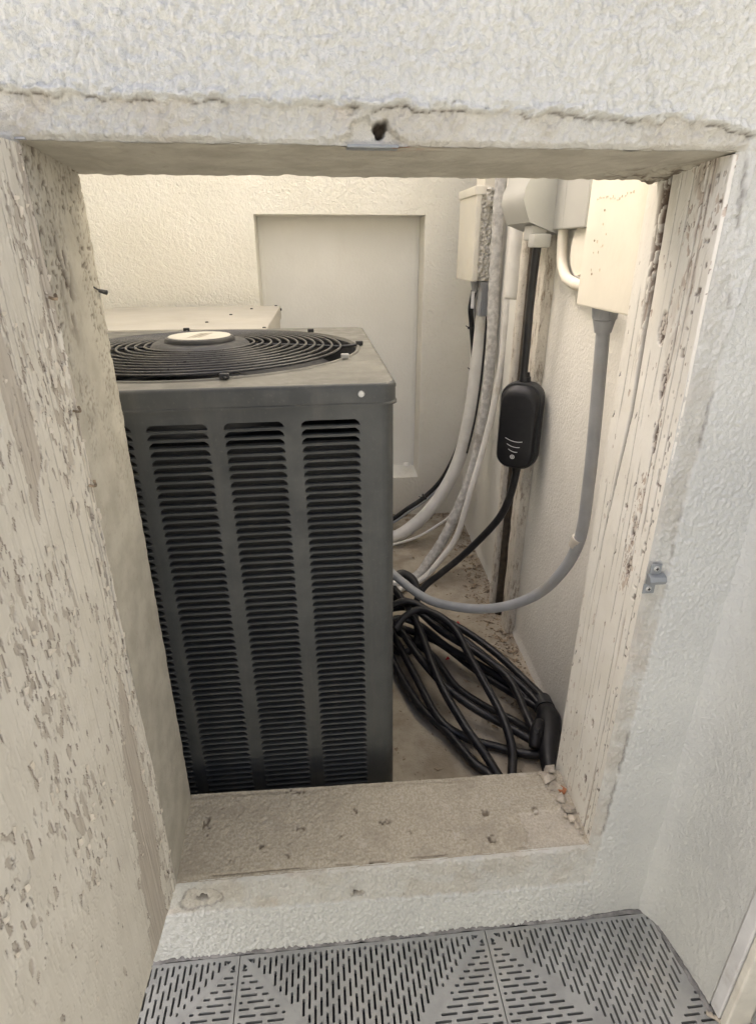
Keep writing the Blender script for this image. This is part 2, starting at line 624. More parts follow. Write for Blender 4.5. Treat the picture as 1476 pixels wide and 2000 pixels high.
dd = np.minimum(np.minimum(dt, dr), db)
bare = sst(-0.0004, 0.0016, dd)
# lower band is only half bare
worn = 0.45 + 0.5 * sst(0.35, 0.65, fbm(XX * 22, ZZ * 22, 3))
worn = worn * np.where(ZZ > ZT, 0.75, np.where(XX > X1 - 0.002, np.interp(ZZ, [0.2, 0.6, 0.95, 1.15], [0.75, 0.8, 0.6, 0.30]), 0.85))
bare = bare * worn
lx = XX + 0.006 * (fbm(XX * 60, ZZ * 60, 2, 2) - 0.5)
lz = ZZ + 0.006 * (fbm(XX * 60, ZZ * 60, 5, 2) - 0.5)
r1_, c1_, _, _, _ = voro(lx / 0.0066, lz / 0.0080, 2)
r2_, c2_, _, _, _ = voro(lx / 0.0036 + 9.3, lz / 0.0042 + 4.1, 7)
lump = 0.66 * (1 - 1.15 * c1_ ** 1.5) * (0.55 + 0.45 * r1_) + 0.34 * (1 - 1.1 * c2_ ** 1.5) * (0.4 + 0.6 * r2_)
lump = lump + 0.25 * fbm(XX * 55, ZZ * 55, 12, 2)
fine = fbm(XX * 260, ZZ * 170, 7, 2)
amp = np.where(ZZ > ZT, 0.0088, np.where(XX > X1, 0.0052, 0.0070))
amp = amp * (1 - 0.55 * sst(0.50, 0.56, XX) * sst(0.9, 0.5, ZZ))
amp = amp * (0.75 + 0.5 * fbm(XX * 7, ZZ * 7, 8, 2)) * (XX > -0.421)
h = amp * np.where(XX > X1 + 0.03, 0.65 * lump + 0.45 * fine, lump)
h = h + 0.0042 * sst(0.002, -0.0012, dd)
ridge = np.exp(-((dt + 0.003) / 0.0038) ** 2) * (XX < 0.47)
tear = sst(0.40, 0.50, fbm(XX * 75, ZZ * 190, 9, 3))
h = h + ridge * 0.0046 * tear
crk = 0.75 * np.exp(-((dt - 0.0017) / 0.0008) ** 2) * sst(0.44, 0.58, fbm(XX * 34, ZZ * 10, 3, 3)) * (XX < 0.47)
crk2 = np.exp(-((dr - 0.001) / 0.0012) ** 2) * sst(0.52, 0.66, fbm(XX * 14, ZZ * 16, 10, 3)) * (ZZ < 1.3) * (ZZ > 0.2) * 0.6
h = h - 0.002 * crk
# the chipped hole with plaster torn away over the anchor plate, and holes in the lower band
hole = np.hypot((XX - 0.0655), (ZZ - 1.3135) * 1.0)
cone = np.maximum(np.abs(XX - 0.0655 + 0.006) / 0.036, 0) ** 1.3 + (ZZ - 1.297) / 0.027
cone = cone + 0.9 * (fbm(XX * 90, ZZ * 90, 4, 3) - 0.5)
conein = sst(1.05, 0.9, cone) * (ZZ > 1.29)
h = np.where(conein > 0, h * (1 - conein) - 0.005 * conein, h)
for hx, hz, hr, cr in ((0.0705, 1.3125, 0.0072, 0.0), (-0.243, 0.1560, 0.0085, 0.021), (0.030, 0.133, 0.0058, 0.008)):
    rr_ = np.hypot((XX - hx), (ZZ - hz))
    ang = np.arctan2(ZZ - hz, XX - hx)
    if cr:
        ex = cr * (0.75 + 0.6 * vn(ang * 1.1 + 7, rr_ * 20 + hx * 99, 3)) * (1 + 0.5 * np.abs(np.cos(ang)))
        chip = sst(1.05, 0.9, rr_ / ex)
        h = h - 0.0032 * chip
        bare = np.maximum(bare, chip * 0.95)
        crk = np.maximum(crk, 0.5 * np.exp(-((rr_ / ex - 1) / 0.06) ** 2))
    k = sst(1.15, 0.8, rr_ / (hr * (0.65 + 0.8 * vn(ang * 1.6 + 3, ang * 0 + hx * 77, 6))))
    h = h - 0.016 * k
    crk = np.maximum(crk, k)
for (xa, za, xb, zb0) in ((0.478, 1.292, 0.471, 1.235), (0.510, 1.262, 0.497, 1.140), (0.495, 1.150, 0.487, 1.075)):
    xl = np.interp(ZZ, [zb0, za], [xb, xa]) + 0.002 * (fbm(ZZ * 60, ZZ * 0 + xa * 50, 5, 2) - 0.5)
    h = h + 0.0042 * np.exp(-((XX - xl) / 0.0014) ** 2) * (ZZ > zb0) * (ZZ < za)
crk = np.clip(crk + crk2, 0, 1)
# fade the relief to the plane at the sides of the opening
de = np.maximum(np.maximum(X0 - XX, XX - X1), np.maximum(ZB - ZZ, ZZ - ZT))
h = np.where(de < 0.0, 0, h)
arris = sst(0.006, 0.0, de)
h = h * (1 - arris) - 0.001 * arris
P = np.stack([XX, -h, ZZ], -1)
xc = (xs[:-1] + xs[1:]) / 2
zc2 = (zs[:-1] + zs[1:]) / 2
CX, CZ = np.meshgrid(xc, zc2, indexing='ij')
keep = ~((CX > X0) & (CX < X1) & (CZ > ZB) & (CZ < ZT))
grid('wall_face', P, M['front'], wall, keep, {'bare': np.clip(bare, 0, 1), 'crack_shade': crk})
core = MB()
core.box(-3.0, X0 - 0.004, 0.032, TH, 0.0, 1.74)
core.box(0.50, 0.64, 0.032, TH, 0.0, 1.74)
core.box(X0 - 0.004, 0.50, 0.032, TH, ZT + 0.006, 1.74)
core.box(X0 - 0.004, 0.50, 0.032, TH - 0.001, -0.02, ZB - 0.004)
core.box(-3.0, 0.64, 0.0065, TH + 0.02, 1.735, 1.75)
core.build('wall_core', M['yard'], wall)

# unseen, added for the light: eave leftover above the frame, bounce wall behind the camera
ea = empty('eave_remnant', (0, -0.0, 1.75), 'unseen white board added along the wall top, left from a shading eave', 'added_board')
MB().box(-3.0, 0.64, -0.05, TH + 0.04, 1.751, 1.785).build('eave_board', M['smooth'], ea)
ow = empty('bounce_wall', (0, -1.9, 0), 'unseen low grey wall added behind the viewer to bounce sunlight forward', 'wall')
MB().box(-4.0, 4.0, OPP_Y - 0.2, OPP_Y, -0.02, OPP_H).build('wall_core', M['bouncewall'], ow)

# soffit of the lintel
ys = np.linspace(-0.0015, TH, 60)
sx = np.linspace(X0 - 0.002, X1 + 0.04, 300)
SX, SY = np.meshgrid(sx, ys, indexing='ij')
hh = 0.0014 * vn(SX * 120, SY * 120, 3) + 0.003 * (fbm(SX * 14, SY * 14, 5) - 0.5)
edge = np.exp(-(np.minimum(SY, TH - SY) / 0.004) ** 2)
dam = sst(0.34, 0.42, SX) * sst(0.05, 0.11, SY + (SX - 0.40) * 0.5) * sst(0.36, 0.50, fbm(SX * 40, SY * 60, 4, 3))
pk = dam * sst(0.42, 0.54, fbm(SX * 110, SY * 110, 2, 3))
rust = np.exp(-((SX - 0.085) / 0.035) ** 2) * np.exp(-(SY / 0.016) ** 2) * sst(0.40, 0.58, fbm(SX * 120, SY * 160, 1, 3))
Pz = ZT - 0.012 * SY / TH + hh - 0.002 * edge * vn(SX * 60, SY * 30, 6) - 0.006 * dam * fbm(SX * 90, SY * 90, 9, 2)
grid('lintel_soffit', np.stack([SX, SY, Pz], -1), M['reveal'], wall, None, {'crack_shade': np.clip(pk * 0.85, 0, 1), 'bare': rust}, flip=True)

# left jamb
ys = np.linspace(-0.001, TH, 70)
jz = np.linspace(ZB - 0.01, ZT + 0.004, 520)
JY, JZ = np.meshgrid(ys, jz, indexing='ij')
topd = sst(0.75, 1.25, JZ)
pit = sst(0.66, 0.74, vn(JY * 330, JZ * 260, 6)) * topd * sst(0.45, 0.65, fbm(JY * 18, JZ * 9, 2, 2) + 0.12 * topd)
big = np.exp(-(((JY - 0.045) / 0.017) ** 2 + ((JZ - 1.16) / 0.05) ** 2)) * sst(0.42, 0.56, fbm(JY * 110, JZ * 70, 3, 3))
hx_ = 0.0012 * fbm(JY * 90, JZ * 90, 4, 3) * (0.4 + topd) - 0.0022 * pit - 0.003 * big
hx_ = hx_ - 0.0022 * np.exp(-((TH - JY) / 0.003) ** 2) * fbm(JY * 4, JZ * 60, 8, 4)
grid('jamb', np.stack([X0 + hx_, JY, JZ], -1), M['reveal'], wall, None, {'crack_shade': np.clip(pit * 0.75 + big * 0.9, 0, 1), 'bare': JY * 0}, flip=False)
nail = MB().cyl((X0 + 0.001, 0.143, 1.152), (X0 + 0.009, 0.15, 1.149), 0.0022, 0.0032, 8)
nail.tube([(X0 + 0.001, 0.128, 1.157), (X0 + 0.004, 0.136, 1.153), (X0 + 0.007, 0.146, 1.150)], 0.0011, 6, 4)
nail.build('nail', M['dark'], wall)

# sill
sx = np.linspace(X0 - 0.004, 0.50, 380)
sy = np.linspace(-0.001, TH + 0.004, 95)
SX, SY = np.meshgrid(sx, sy, indexing='ij')
ztop = ZB + (SY / TH) * np.interp(SX, [X0, 0.12, X1], [0.026, 0.015, 0.011])
hz = 0.0013 * vn(SX * 190, SY * 190, 2) + 0.0012 * vn(SX * 360, SY * 360, 3)
hz = hz + 0.003 * (fbm(SX * 12, SY * 12, 7) - 0.5)
peel_ = sst(0.0, 0.004, 0.052 - np.abs(SX - 0.402) + 0.012 * (fbm(SX * 60, SY * 60, 3) - 0.5)) * sst(0.0, 0.004, 0.040 - np.abs(SY - 0.034) + 0.016 * (fbm(SX * 50, SY * 50, 5) - 0.5))
hz = hz - 0.0022 * peel_
pitm = sst(0.88, 0.93, vn(SX * 40, SY * 40, 9)) * sst(0.45, 0.7, vn(SX * 230, SY * 230, 12))
rim = np.exp(-((peel_ - 0.5) / 0.28) ** 2) * (peel_ > 0.02)
crs = np.exp(-((SY - 0.004 - 0.003 * fbm(SX * 14, SY * 0, 4)) / 0.0011) ** 2) * sst(0.42, 0.6, fbm(SX * 17, SY, 8, 3)) * 0.8
edge = np.exp(-(np.minimum(SY, TH - SY) / 0.005) ** 2)
hz = hz - 0.0035 * edge * vn(SX * 30, SY * 10, 6) - 0.004 * pitm - 0.002 * crs
grid('sill', np.stack([SX, SY, ztop + hz], -1), M['sill'], wall, None, {'bare': np.clip(0.18 * peel_ + 0.55 * rim * sst(0.4, 0.6, fbm(SX * 40, SY * 40, 5)), 0, 1), 'crack_shade': np.clip(pitm * 0.8 + crs, 0, 1)})

# ------------------------------------------------------------------ RETURN WALL and the door frame at its end
rw = empty('return_wall', (0.62, -0.08, 0), 'smooth white painted return wall meeting the deck tiles on the right', 'wall')
ry = axis_pts([(-0.172, 0.004, 0.002)])
rz = axis_pts([(0.0, 1.1, 0.0025), (1.1, 1.74, 0.1)])
RY, RZ = np.meshgrid(ry, rz, indexing='ij')
rx = 0.611 - 0.12 * RY - 0.030 * np.exp(-np.abs(RY) / 0.022)
rx = rx - 0.0020 * fbm(RY * 230, RZ * 120, 3, 3) - 0.002 * fbm(RY * 20, RZ * 12, 6, 2)
grid('wall_face', np.stack([rx, RY, RZ], -1), M['front'], rw, None, {'bare': RY * 0, 'crack_shade': RY * 0}, flip=True)
MB().box(0.637, 0.80, -0.1715, 0.0, 0.0, 1.74).build('wall_core', M['smooth'], rw)
df = empty('door_frame', (0.66, -0.2, 0), 'grey and cream painted door frame beside the return wall, lower right', 'door frame')
MB().rbox(0.628, 0.80, -0.1965, -0.173, 0.008, 1.71, 0.003).build('frame_board', M['trim'], df)
MB().rbox(0.629, 0.80, -0.212, -0.1985, 0.006, 1.71, 0.003).build('stop_bead', M['trim2'], df)
MB().rbox(0.632, 0.80, -0.26, -0.2125, 0.0, 0.02, 0.004).build('foot_block', M['stone'], df)
gd = empty('grey_door', (0.72, -0.5, 0), 'dull grey door leaf at the extreme lower right corner', 'door')
MB().rbox(0.668, 0.70, -1.05, -0.2135, 0.03, 1.70, 0.003).build('door_leaf', M['doorgrey'], gd)
MB().rbox(0.64, 0.8, -1.05, -0.2605, 0.0, 0.026, 0.004).build('threshold', M['stone'], gd)
tri = MB()
tri.tube([(0.618, -0.182, 0.001), (0.628, -0.193, 0.003), (0.640, -0.205, 0.002), (0.650, -0.220, 0.004)], 0.004, 7, 4, rough=0.45)
tri.build('mortar_smear', M['chip'], df)

# ------------------------------------------------------------------ DECK TILES (slots cut through)
TS = 0.463
HALF = TS / 2


def tile_mesh():
    a = HALF - 0.0009
    verts = [(-a, -a), (a, -a), (a, a), (-a, a)]
    faces = [[0, 1, 2, 3]]
    loops = []
    w = 0.0021
    pit = TS / 45.0
    plen = 0.0365
    slen = 0.0285

    def slot(cx, cy, L, horiz):
        pts = []
        q = w * 0.55
        l = L / 2
        base = [(-l + q, -w), (l - q, -w), (l, -w + q), (l, w - q), (l - q, w), (-l + q, w), (-l, w - q), (-l, -w + q)]
        for (u, v) in base:
            pts.append((cx + u, cy + v) if horiz else (cx + v, cy + u))
        if not horiz:
            pts = pts[::-1]
        k = len(verts)
        verts.extend(pts)
        faces.append(list(range(k, k + 8)))
        loops.append(pts)
    dg = 0.0105         # half width of the diagonal ribs
    mg = 0.0065
    for quad in range(4):
        horiz = quad in (1, 3)
        for i in range(-22, 23):
            u = i * pit                      # across the slots
            lim0 = abs(u) + dg               # nearest to centre (diagonal)
            lim1 = HALF - mg
            if lim1 - lim0 < 0.006:
                continue
            off = (i % 3) / 3.0 * plen
            s0 = lim0
            k = math.floor((lim0 - off) / plen) - 1
            while True:
                a0 = off + k * plen
                a1 = a0 + slen
                k += 1
                if a0 > lim1:
                    break
                b0, b1 = max(a0, lim0), min(a1, lim1)
                if b1 - b0 < 0.0055:
                    continue
                c = (b0 + b1) / 2
                L = b1 - b0
                if quad == 0:
                    slot(u, c, L, False)
                elif quad == 2:
                    slot(u, -c, L, False)
                elif quad == 1:
                    slot(c, u, L, True)
                else:
                    slot(-c, u, L, True)
    # small triangular holes in the corners
    for sx_ in (-1, 1):
        for sy_ in (-1, 1):
            for sw in (0, 1):
                e = HALF - 0.0075
                p = [(e - 0.017, e), (e - 0.004, e), (e - 0.006, e - 0.006)] if False else [(e - 0.020, e), (e - 0.0085, e), (e - 0.0085, e - 0.0105)]
                if sw:
                    p = [(q[1], q[0]) for q in p]
                p = [(q[0] * sx_, q[1] * sy_) for q in p]
                ar = sum(p[i][0] * p[(i + 1) % 3][1] - p[(i + 1) % 3][0] * p[i][1] for i in range(3))
                if ar < 0:
                    p = p[::-1]
                k = len(verts)
                verts.extend(p)
                faces.append([k, k + 1, k + 2])
                loops.append(p)
    r = delaunay_2d_cdt([Vector(v) for v in verts], [], faces, 0, 1e-7)
    ov, of, orig = r[0], r[2], r[5]
    mb = MB()
    zt = 0.0
    mb.add([(v.x, v.y, zt) for v in ov], [tuple(f) for f, oo in zip(of, orig) if oo == [0] or (0 in oo and len(oo) == 1)])
    dep = -0.012
    for p in loops + [[(-a, -a), (-a, a), (a, a), (a, -a)]]:
        n = len(p)
        k = [(q[0], q[1], zt) for q in p] + [(q[0], q[1], dep) for q in p]
        mb.add(k, [(i, (i + 1) % n, n + (i + 1) % n, n + i) for i in range(n)])
    # raised diagonal ribs
    for s_ in (1, -1):
        n_ = 0.0042
        e = HALF - 0.006
        pts = []
        for t0 in (-e, e):
            for side in (-1, 1):
                pts.append((t0 - side * n_ * 0.707, s_ * (t0) + side * n_ * 0.707 * s_, 0.0006))
        mb.add(pts, [(0, 2, 3, 1) if s_ > 0 else (0, 1, 3, 2)])
    me = bpy.data.meshes.new('deck_tile')
    me.from_pydata(mb.v, [], mb.f)
    me.update()
    return me


tm = tile_mesh()
tm.materials.append(M['tile'])
first = None
for j in range(3):
    for i in range(-2, 2):
        o = bpy.data.objects.new('deck_tile', tm)
        COL.objects.link(o)
        o.parent = pf
        o.location = (0.2735 + TS * (i + 0.5), -0.0125 - TS * (j + 0.5), 0.0)
        o.rotation_euler.z = R(0.0)
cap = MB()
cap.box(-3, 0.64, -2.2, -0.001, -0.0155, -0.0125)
o = cap.build('tile_shadow_bed', M['under'], pf)  # near-black sheet stands in for the shade seen through the slots
mo = MB()
mo.tube([(x, -0.0065 + 0.0012 * math.sin(x * 60), -0.002 + 0.0015 * math.sin(x * 37)) for x in np.linspace(-0.6, 0.61, 60)], 0.0062, 6, 2, rough=0.25)
mo.tube([(0.606 - 0.12 * y, y, -0.001) for y in np.linspace(-0.005, -0.185, 16)], 0.0055, 6, 2, rough=0.3)
mo.build('grout_fillet', M['grout'], pf)


# ------------------------------------------------------------------ PEELING TIMBER
def peel(U, V, dens, seed, bare=None, cell=(0.0058, 0.019), slit_p=0.16, slit_w=0.16):
    """U across the grain, V along it (metres); dens 0..1 = share of lost flakes -> height, paint, crack"""
    u = U + 0.0035 * (fbm(U * 110, V * 40, seed, 3) - 0.5)
    v = V + 0.011 * (fbm(U * 70, V * 30, seed + 2, 3) - 0.5)
    rid, d1, d2, ox, oy = voro(u / cell[0], v / cell[1], seed)
    lost = rid < dens
    rid2, e1, e2, _, _ = voro(u / (cell[0] * 0.45), v / (cell[1] * 0.5), seed + 3)
    lost |= (rid2 < dens * 0.55)
    if bare is not None:
        lost |= bare > (0.35 + 0.3 * rid2)
    paint = np.where(lost, 0.0, 1.0)
    grain = fbm(U * 420, V * 16, seed + 4, 3)
    hgt = (0.0004 + 0.0007 * (1 - paint)) * grain + 0.004 * (fbm(U * 14, V * 5, seed + 6, 3) - 0.5)
    pl = 0.0011 + 0.0006 * fbm(U * 60, V * 40, seed + 1, 2)
    # lifted edges of flakes
    border = np.clip(1 - (d2 - d1) / 0.22, 0, 1)
    near = sst(-0.12, 0.25, dens + 0.30 - rid)
    pl = pl + 0.0009 * border * near
    hgt = hgt + paint * pl + (1 - paint) * 0.0003
    # lens-shaped splits, with the shade under curled paint painted dark
    r3, s1, s2, sx_, sy_ = voro((u + 0.12 * v) / 0.0075 + 3.7, v / 0.021 + 1.3, seed + 6)
    lens = slit_w * (1 - (sy_ / 0.34) ** 2)
    slit = (r3 < slit_p * (0.10 + 1.5 * dens / max(dens.max(), 1e-3))) & (np.abs(sx_ + 0.12 * np.sin(sy_ * 6 + r3 * 40)) < lens)
    crack_shade = slit.astype(float)
    hgt = hgt - 0.0026 * crack_shade
    # curled lip beside each split
    lip = (r3 < slit_p * (0.10 + 1.5 * dens / max(dens.max(), 1e-3))) & (np.abs(sx_ - slit_w * 1.3 + 0.12 * np.sin(sy_ * 6 + r3 * 40)) < lens * 0.9)
    hgt = hgt + 0.0012 * lip
    gap = (1 - paint) * np.maximum(np.roll(paint, 1, 0), np.roll(paint, -1, 1) * 0.8)  # dark line painted along one side of flake edges as shade under lifted paint
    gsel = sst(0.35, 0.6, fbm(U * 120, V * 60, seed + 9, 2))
    crk_shade = np.clip(crack_shade * 0.97 + 0.62 * gap * gsel, 0, 1)
    return hgt, paint, crk_shade


door = empty('wooden_door', (X0, 0.0, ZB), 'weathered wooden door with peeling beige paint, swung open at the left', 'door')
U, V = np.meshgrid(axis_pts([(0.0, 0.42, 0.00125), (0.42, 0.78, 0.02)]), axis_pts([(0.0, 1.09, 0.00135)]), indexing='ij')
patch = fbm(U * 8 + 3, V * 4.5, 2, 3) - 0.05
edgeband = sst(0.075, 0.0, U)
dens = 0.004 + 0.15 * sst(0.52, 0.72, patch) + 0.15 * edgeband * sst(0.35, 0.55, fbm(U * 25, V * 4, 6))
dens = dens + 0.10 * sst(0.62, 1.0, V) * sst(0.4, 0.6, fbm(U * 30, V * 5, 9))
bl = 0.075 - 0.16 * (V - 0.30)
bareL = sst(0.016, -0.006, np.abs(U - bl * 0.62 - 0.012) - 0.030 * sst(0.62, 0.10, V) + 0.026 * (fbm(U * 40, V * 22, 3) - 0.5)) * sst(0.62, 0.40, V)
bareT = 0.9 * sst(0.66, 0.72, fbm(U * 18, V * 3.2, 13, 3)) * sst(0.45, 0.75, V)
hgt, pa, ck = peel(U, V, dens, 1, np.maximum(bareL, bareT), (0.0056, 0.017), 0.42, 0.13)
# long splits and loose strips along the hinge edge
eu = U - 0.020 + 0.010 * (fbm(V * 3, V * 0 + 2, 4) - 0.5)
split = np.exp(-((eu + 0.006 * (fbm(V * 14, V * 0, 5, 3) - 0.5)) / 0.0012) ** 2) * sst(0.42, 0.52, fbm(V * 6, V * 0 + 8, 7, 3))
split2 = np.exp(-((U - 0.009 + 0.007 * (fbm(V * 11, V * 0 + 3, 9, 3) - 0.5)) / 0.0010) ** 2) * sst(0.40, 0.52, fbm(V * 5, V * 0 + 1, 11, 3))
split = np.maximum(split, split2)
hgt = hgt - 0.006 * split + 0.0045 * sst(0.03, 0.004, U) * (fbm(U * 160, V * 7, 8, 3) - 0.25)
hgt = hgt - 0.012 * sst(0.004, 0.0, U)
grl = np.zeros(U.shape)
for k in range(16):
    u0 = 0.006 + 0.011 * k
    uu = U - u0 + 0.012 * (fbm(V * 2.2, V * 0 + k * 1.7, 3 + k, 3) - 0.5)
    grl = np.maximum(grl, np.exp(-(uu / 0.0007) ** 2) * sst(0.47, 0.60, fbm(V * 7, V * 0 + 5 * k, 6 + k, 3)) * (0.35 + 0.5 * sst(0.4, 0.7, V)) * sst(0.20, 0.08, U))
hgt = hgt - 0.002 * grl
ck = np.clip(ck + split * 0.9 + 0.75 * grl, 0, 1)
pa = pa * (1 - 0.5 * split)
ca, sa = math.cos(R(93.2)), math.sin(R(93.2))
# door swings out about the left jamb: its face looks into the opening
DX = X0 + U * math.cos(R(180 + 86.4)) + 0.998 * hgt
DY = -0.001 + U * math.sin(R(180 + 86.4))
DZ = ZB + 0.004 + V
grid('door_face', np.stack([DX, DY, DZ], -1), M['door'], door, None, {'paint': pa, 'crack_shade': ck}, flip=False)
bk = MB()
c_, s_ = math.cos(R(180 + 86.4)), math.sin(R(180 + 86.4))
q = [(X0 - 0.0150 + 0.0 * c_, -0.004), (X0 - 0.0150 + 0.78 * c_, 0.78 * s_), (X0 - 0.040 + 0.78 * c_, 0.78 * s_ + 0.002), (X0 - 0.040, 0.0)]
bk.prism(q, ZB + 0.005, ZB + 1.093, 'z')
bk.build('door_core', M['door'], door)
# curled flakes of paint standing off the face
fl = MB()
rng = random.Random(5)
pts_ok = np.argwhere((ck > 0.5) & (U < 0.40))
for n in range(220):
    a, b = pts_ok[rng.randrange(len(pts_ok))]
    c = Vector((DX[a, b], DY[a, b], DZ[a, b]))
    L = rng.uniform(0.004, 0.013)
    W = rng.uniform(0.0015, 0.0042)
    lift = rng.uniform(0.001, 0.0035)
    tl = rng.uniform(-0.35, 0.35)
    ax = Vector((0, math.sin(tl), math.cos(tl)))
    sd = Vector((0, math.cos(tl), -math.sin(tl)))
    nx = Vector((1, 0, 0))
    c = c + nx * 0.0022
    v = [c - ax * L / 2, c + ax * L * rng.uniform(0.3, 0.5), c + ax * L * 0.3 + sd * W + nx * lift, c - ax * L * rng.uniform(0.2, 0.45) + sd * W * rng.uniform(0.7, 1) + nx * lift * rng.uniform(0.4, 1)]
    v2 = [p - nx * 0.0006 for p in v]
    fl.add(v + v2, [(0, 1, 2, 3), (7, 6, 5, 4), (0, 4, 5, 1), (1, 5, 6, 2), (2, 6, 7, 3), (3, 7, 4, 0)])
o = fl.build('paint_flakes', M['flake'], door)
o['kind'] = 'stuff'
for z_ in (0.955, 0.835, 0.745):
    nb = MB()
    nb.tube([(X0 + 0.004, -0.020, ZB + z_), (X0 + 0.010, -0.016, ZB + z_ - 0.002), (X0 + 0.007, -0.009, ZB + z_ + 0.002)], 0.0016, 6, 4, rough=0.2)
    nb.build('staple', M['debris'], door)

post = empty('wooden_post', (0.47, 0.1, ZB), 'cream wooden door post with cracked flaking paint, right side of the opening', 'post')
U, V = np.meshgrid(axis_pts([(0.0, 0.180, 0.0011)]), axis_pts([(-0.012, 1.095, 0.0014)]), indexing='ij')
zone = np.exp(-((U - 0.058 + 0.018 * (V - 0.5)) / 0.012) ** 2)
dens = 0.006 + 0.30 * zone * sst(0.42, 0.62, fbm(U * 10, V * 6, 4, 3)) + 0.04 * sst(0.30, 0.0, V) + 0.05 * sst(0.85, 1.08, V) * sst(0.11, 0.05, U)
hgt, pa, ck = peel(U, V, dens, 4, None, (0.0036, 0.010), 0.10, 0.12)
# mouldings: shallow beads down the board
hgt = hgt * 0.85 + 0.0003 * np.sin(U * 2 * math.pi / 0.031 + 1.2 * fbm(V * 2, V * 0, 3)) * sst(0.06, 0.10, U)
pits_ = sst(0.80, 0.86, vn(U * 210, V * 150, 5)) * sst(0.032, 0.02, U) * sst(0.006, 0.010, U)
lines = 0.8 * pits_ + 0.7 * np.exp(-((U - 0.034 + 0.006 * (fbm(V * 5, V * 0 + 9, 2, 3) - 0.5)) / 0.0010) ** 2) * sst(0.38, 0.5, fbm(V * 6, V * 0 + 2, 12, 3))
for k, (u0, w_, dp) in enumerate(((0.072, 0.0010, 0.8), (0.088, 0.0007, 0.6), (0.098, 0.0008, 0.7), (0.121, 0.0008, 0.6), (0.140, 0.0007, 0.5), (0.155, 0.0009, 0.7), (0.018, 0.0010, 0.6), (0.046, 0.0012, 0.8))):
    uu = U - u0 + 0.004 * (fbm(V * 3, V * 0 + k, 3 + k, 3) - 0.5)
    lines = np.maximum(lines, dp * np.exp(-(uu / w_) ** 2) * sst(0.38, 0.55, fbm(V * 9, V * 0 + 5 * k, 7 + k, 3)))
# the wide dark joint near the top, closing downwards
gw = 0.0042 * sst(0.35, 1.05, V) + 0.0006
gu = np.interp(V, [0.0, 0.45, 0.78, 1.1], [0.160, 0.150, 0.120, 0.128])
joint = np.exp(-((U - gu) / gw) ** 4) * sst(0.40, 0.50, V)
rot_ = sst(0.80, 1.0, V) * sst(0.008, 0.0, np.abs(U - gu - 0.010) - 0.004 * sst(0.85, 1.08, V)) * sst(0.40, 0.52, fbm(U * 260, V * 90, 6, 3))
blob = np.zeros(U.shape)
for (bu, bv, ru, rv) in ((0.078, 0.905, 0.010, 0.022), (0.052, 0.840, 0.007, 0.030), (0.046, 0.760, 0.006, 0.024), (0.088, 0.640, 0.005, 0.006), (0.056, 0.620, 0.006, 0.020), (0.050, 0.555, 0.007, 0.018), (0.070, 0.225, 0.006, 0.010), (0.060, 0.10, 0.006, 0.012)):
    blob = np.maximum(blob, np.exp(-(((U - bu) / ru) ** 2 + ((V - bv) / rv) ** 2)))
blob = sst(0.30, 0.55, blob * (0.55 + 0.9 * fbm(U * 190, V * 110, 11, 3)))
blobd = blob * sst(0.44, 0.56, fbm(U * 330, V * 170, 2, 3))
stain = sst(0.78, 1.05, V) * sst(0.028, 0.010, np.abs(U - 0.045)) * sst(0.45, 0.62, fbm(U * 130, V * 26, 9, 4))
hgt = hgt - 0.010 * joint - 0.003 * lines - 0.005 * rot_ - 0.0022 * blob - 0.002 * blobd
# broken long split near the front edge in the lower half with bare reddish wood
fc = np.exp(-((U - 0.034 + 0.010 * (fbm(V * 6, V * 0 + 2, 2, 3) - 0.5)) / 0.0022) ** 2) * sst(0.75, 0.45, V) * sst(0.40, 0.5, fbm(V * 8, V * 0 + 4, 5, 3))
hgt = hgt - 0.004 * fc
pa = pa * (1 - fc) * (1 - rot_) * (1 - 0.6 * blob) * (1 - 0.7 * stain)
ck = np.clip(ck + joint + lines + 0.25 * fc + 0.85 * rot_ + 0.9 * blobd + 0.35 * stain * sst(0.5, 0.6, fbm(U * 300, V * 60, 3, 2)), 0, 1)
hgt = hgt - 0.003 * sst(0.003, 0.0, U) - 0.004 * sst(0.1775, 0.18, U)
PX = 0.4585 - hgt + 0.004 * sst(0.0, 1.0, 1 - V)
grid('post_face', np.stack([PX, -0.0012 + U, ZB + V], -1), M['post'], post, None, {'paint': pa, 'crack_shade': ck}, flip=True)
MB().box(0.4745, 0.4985, 0.0075, 0.1755, ZB + 0.002, ZB + 1.094).build('post_core', M['post'], post)

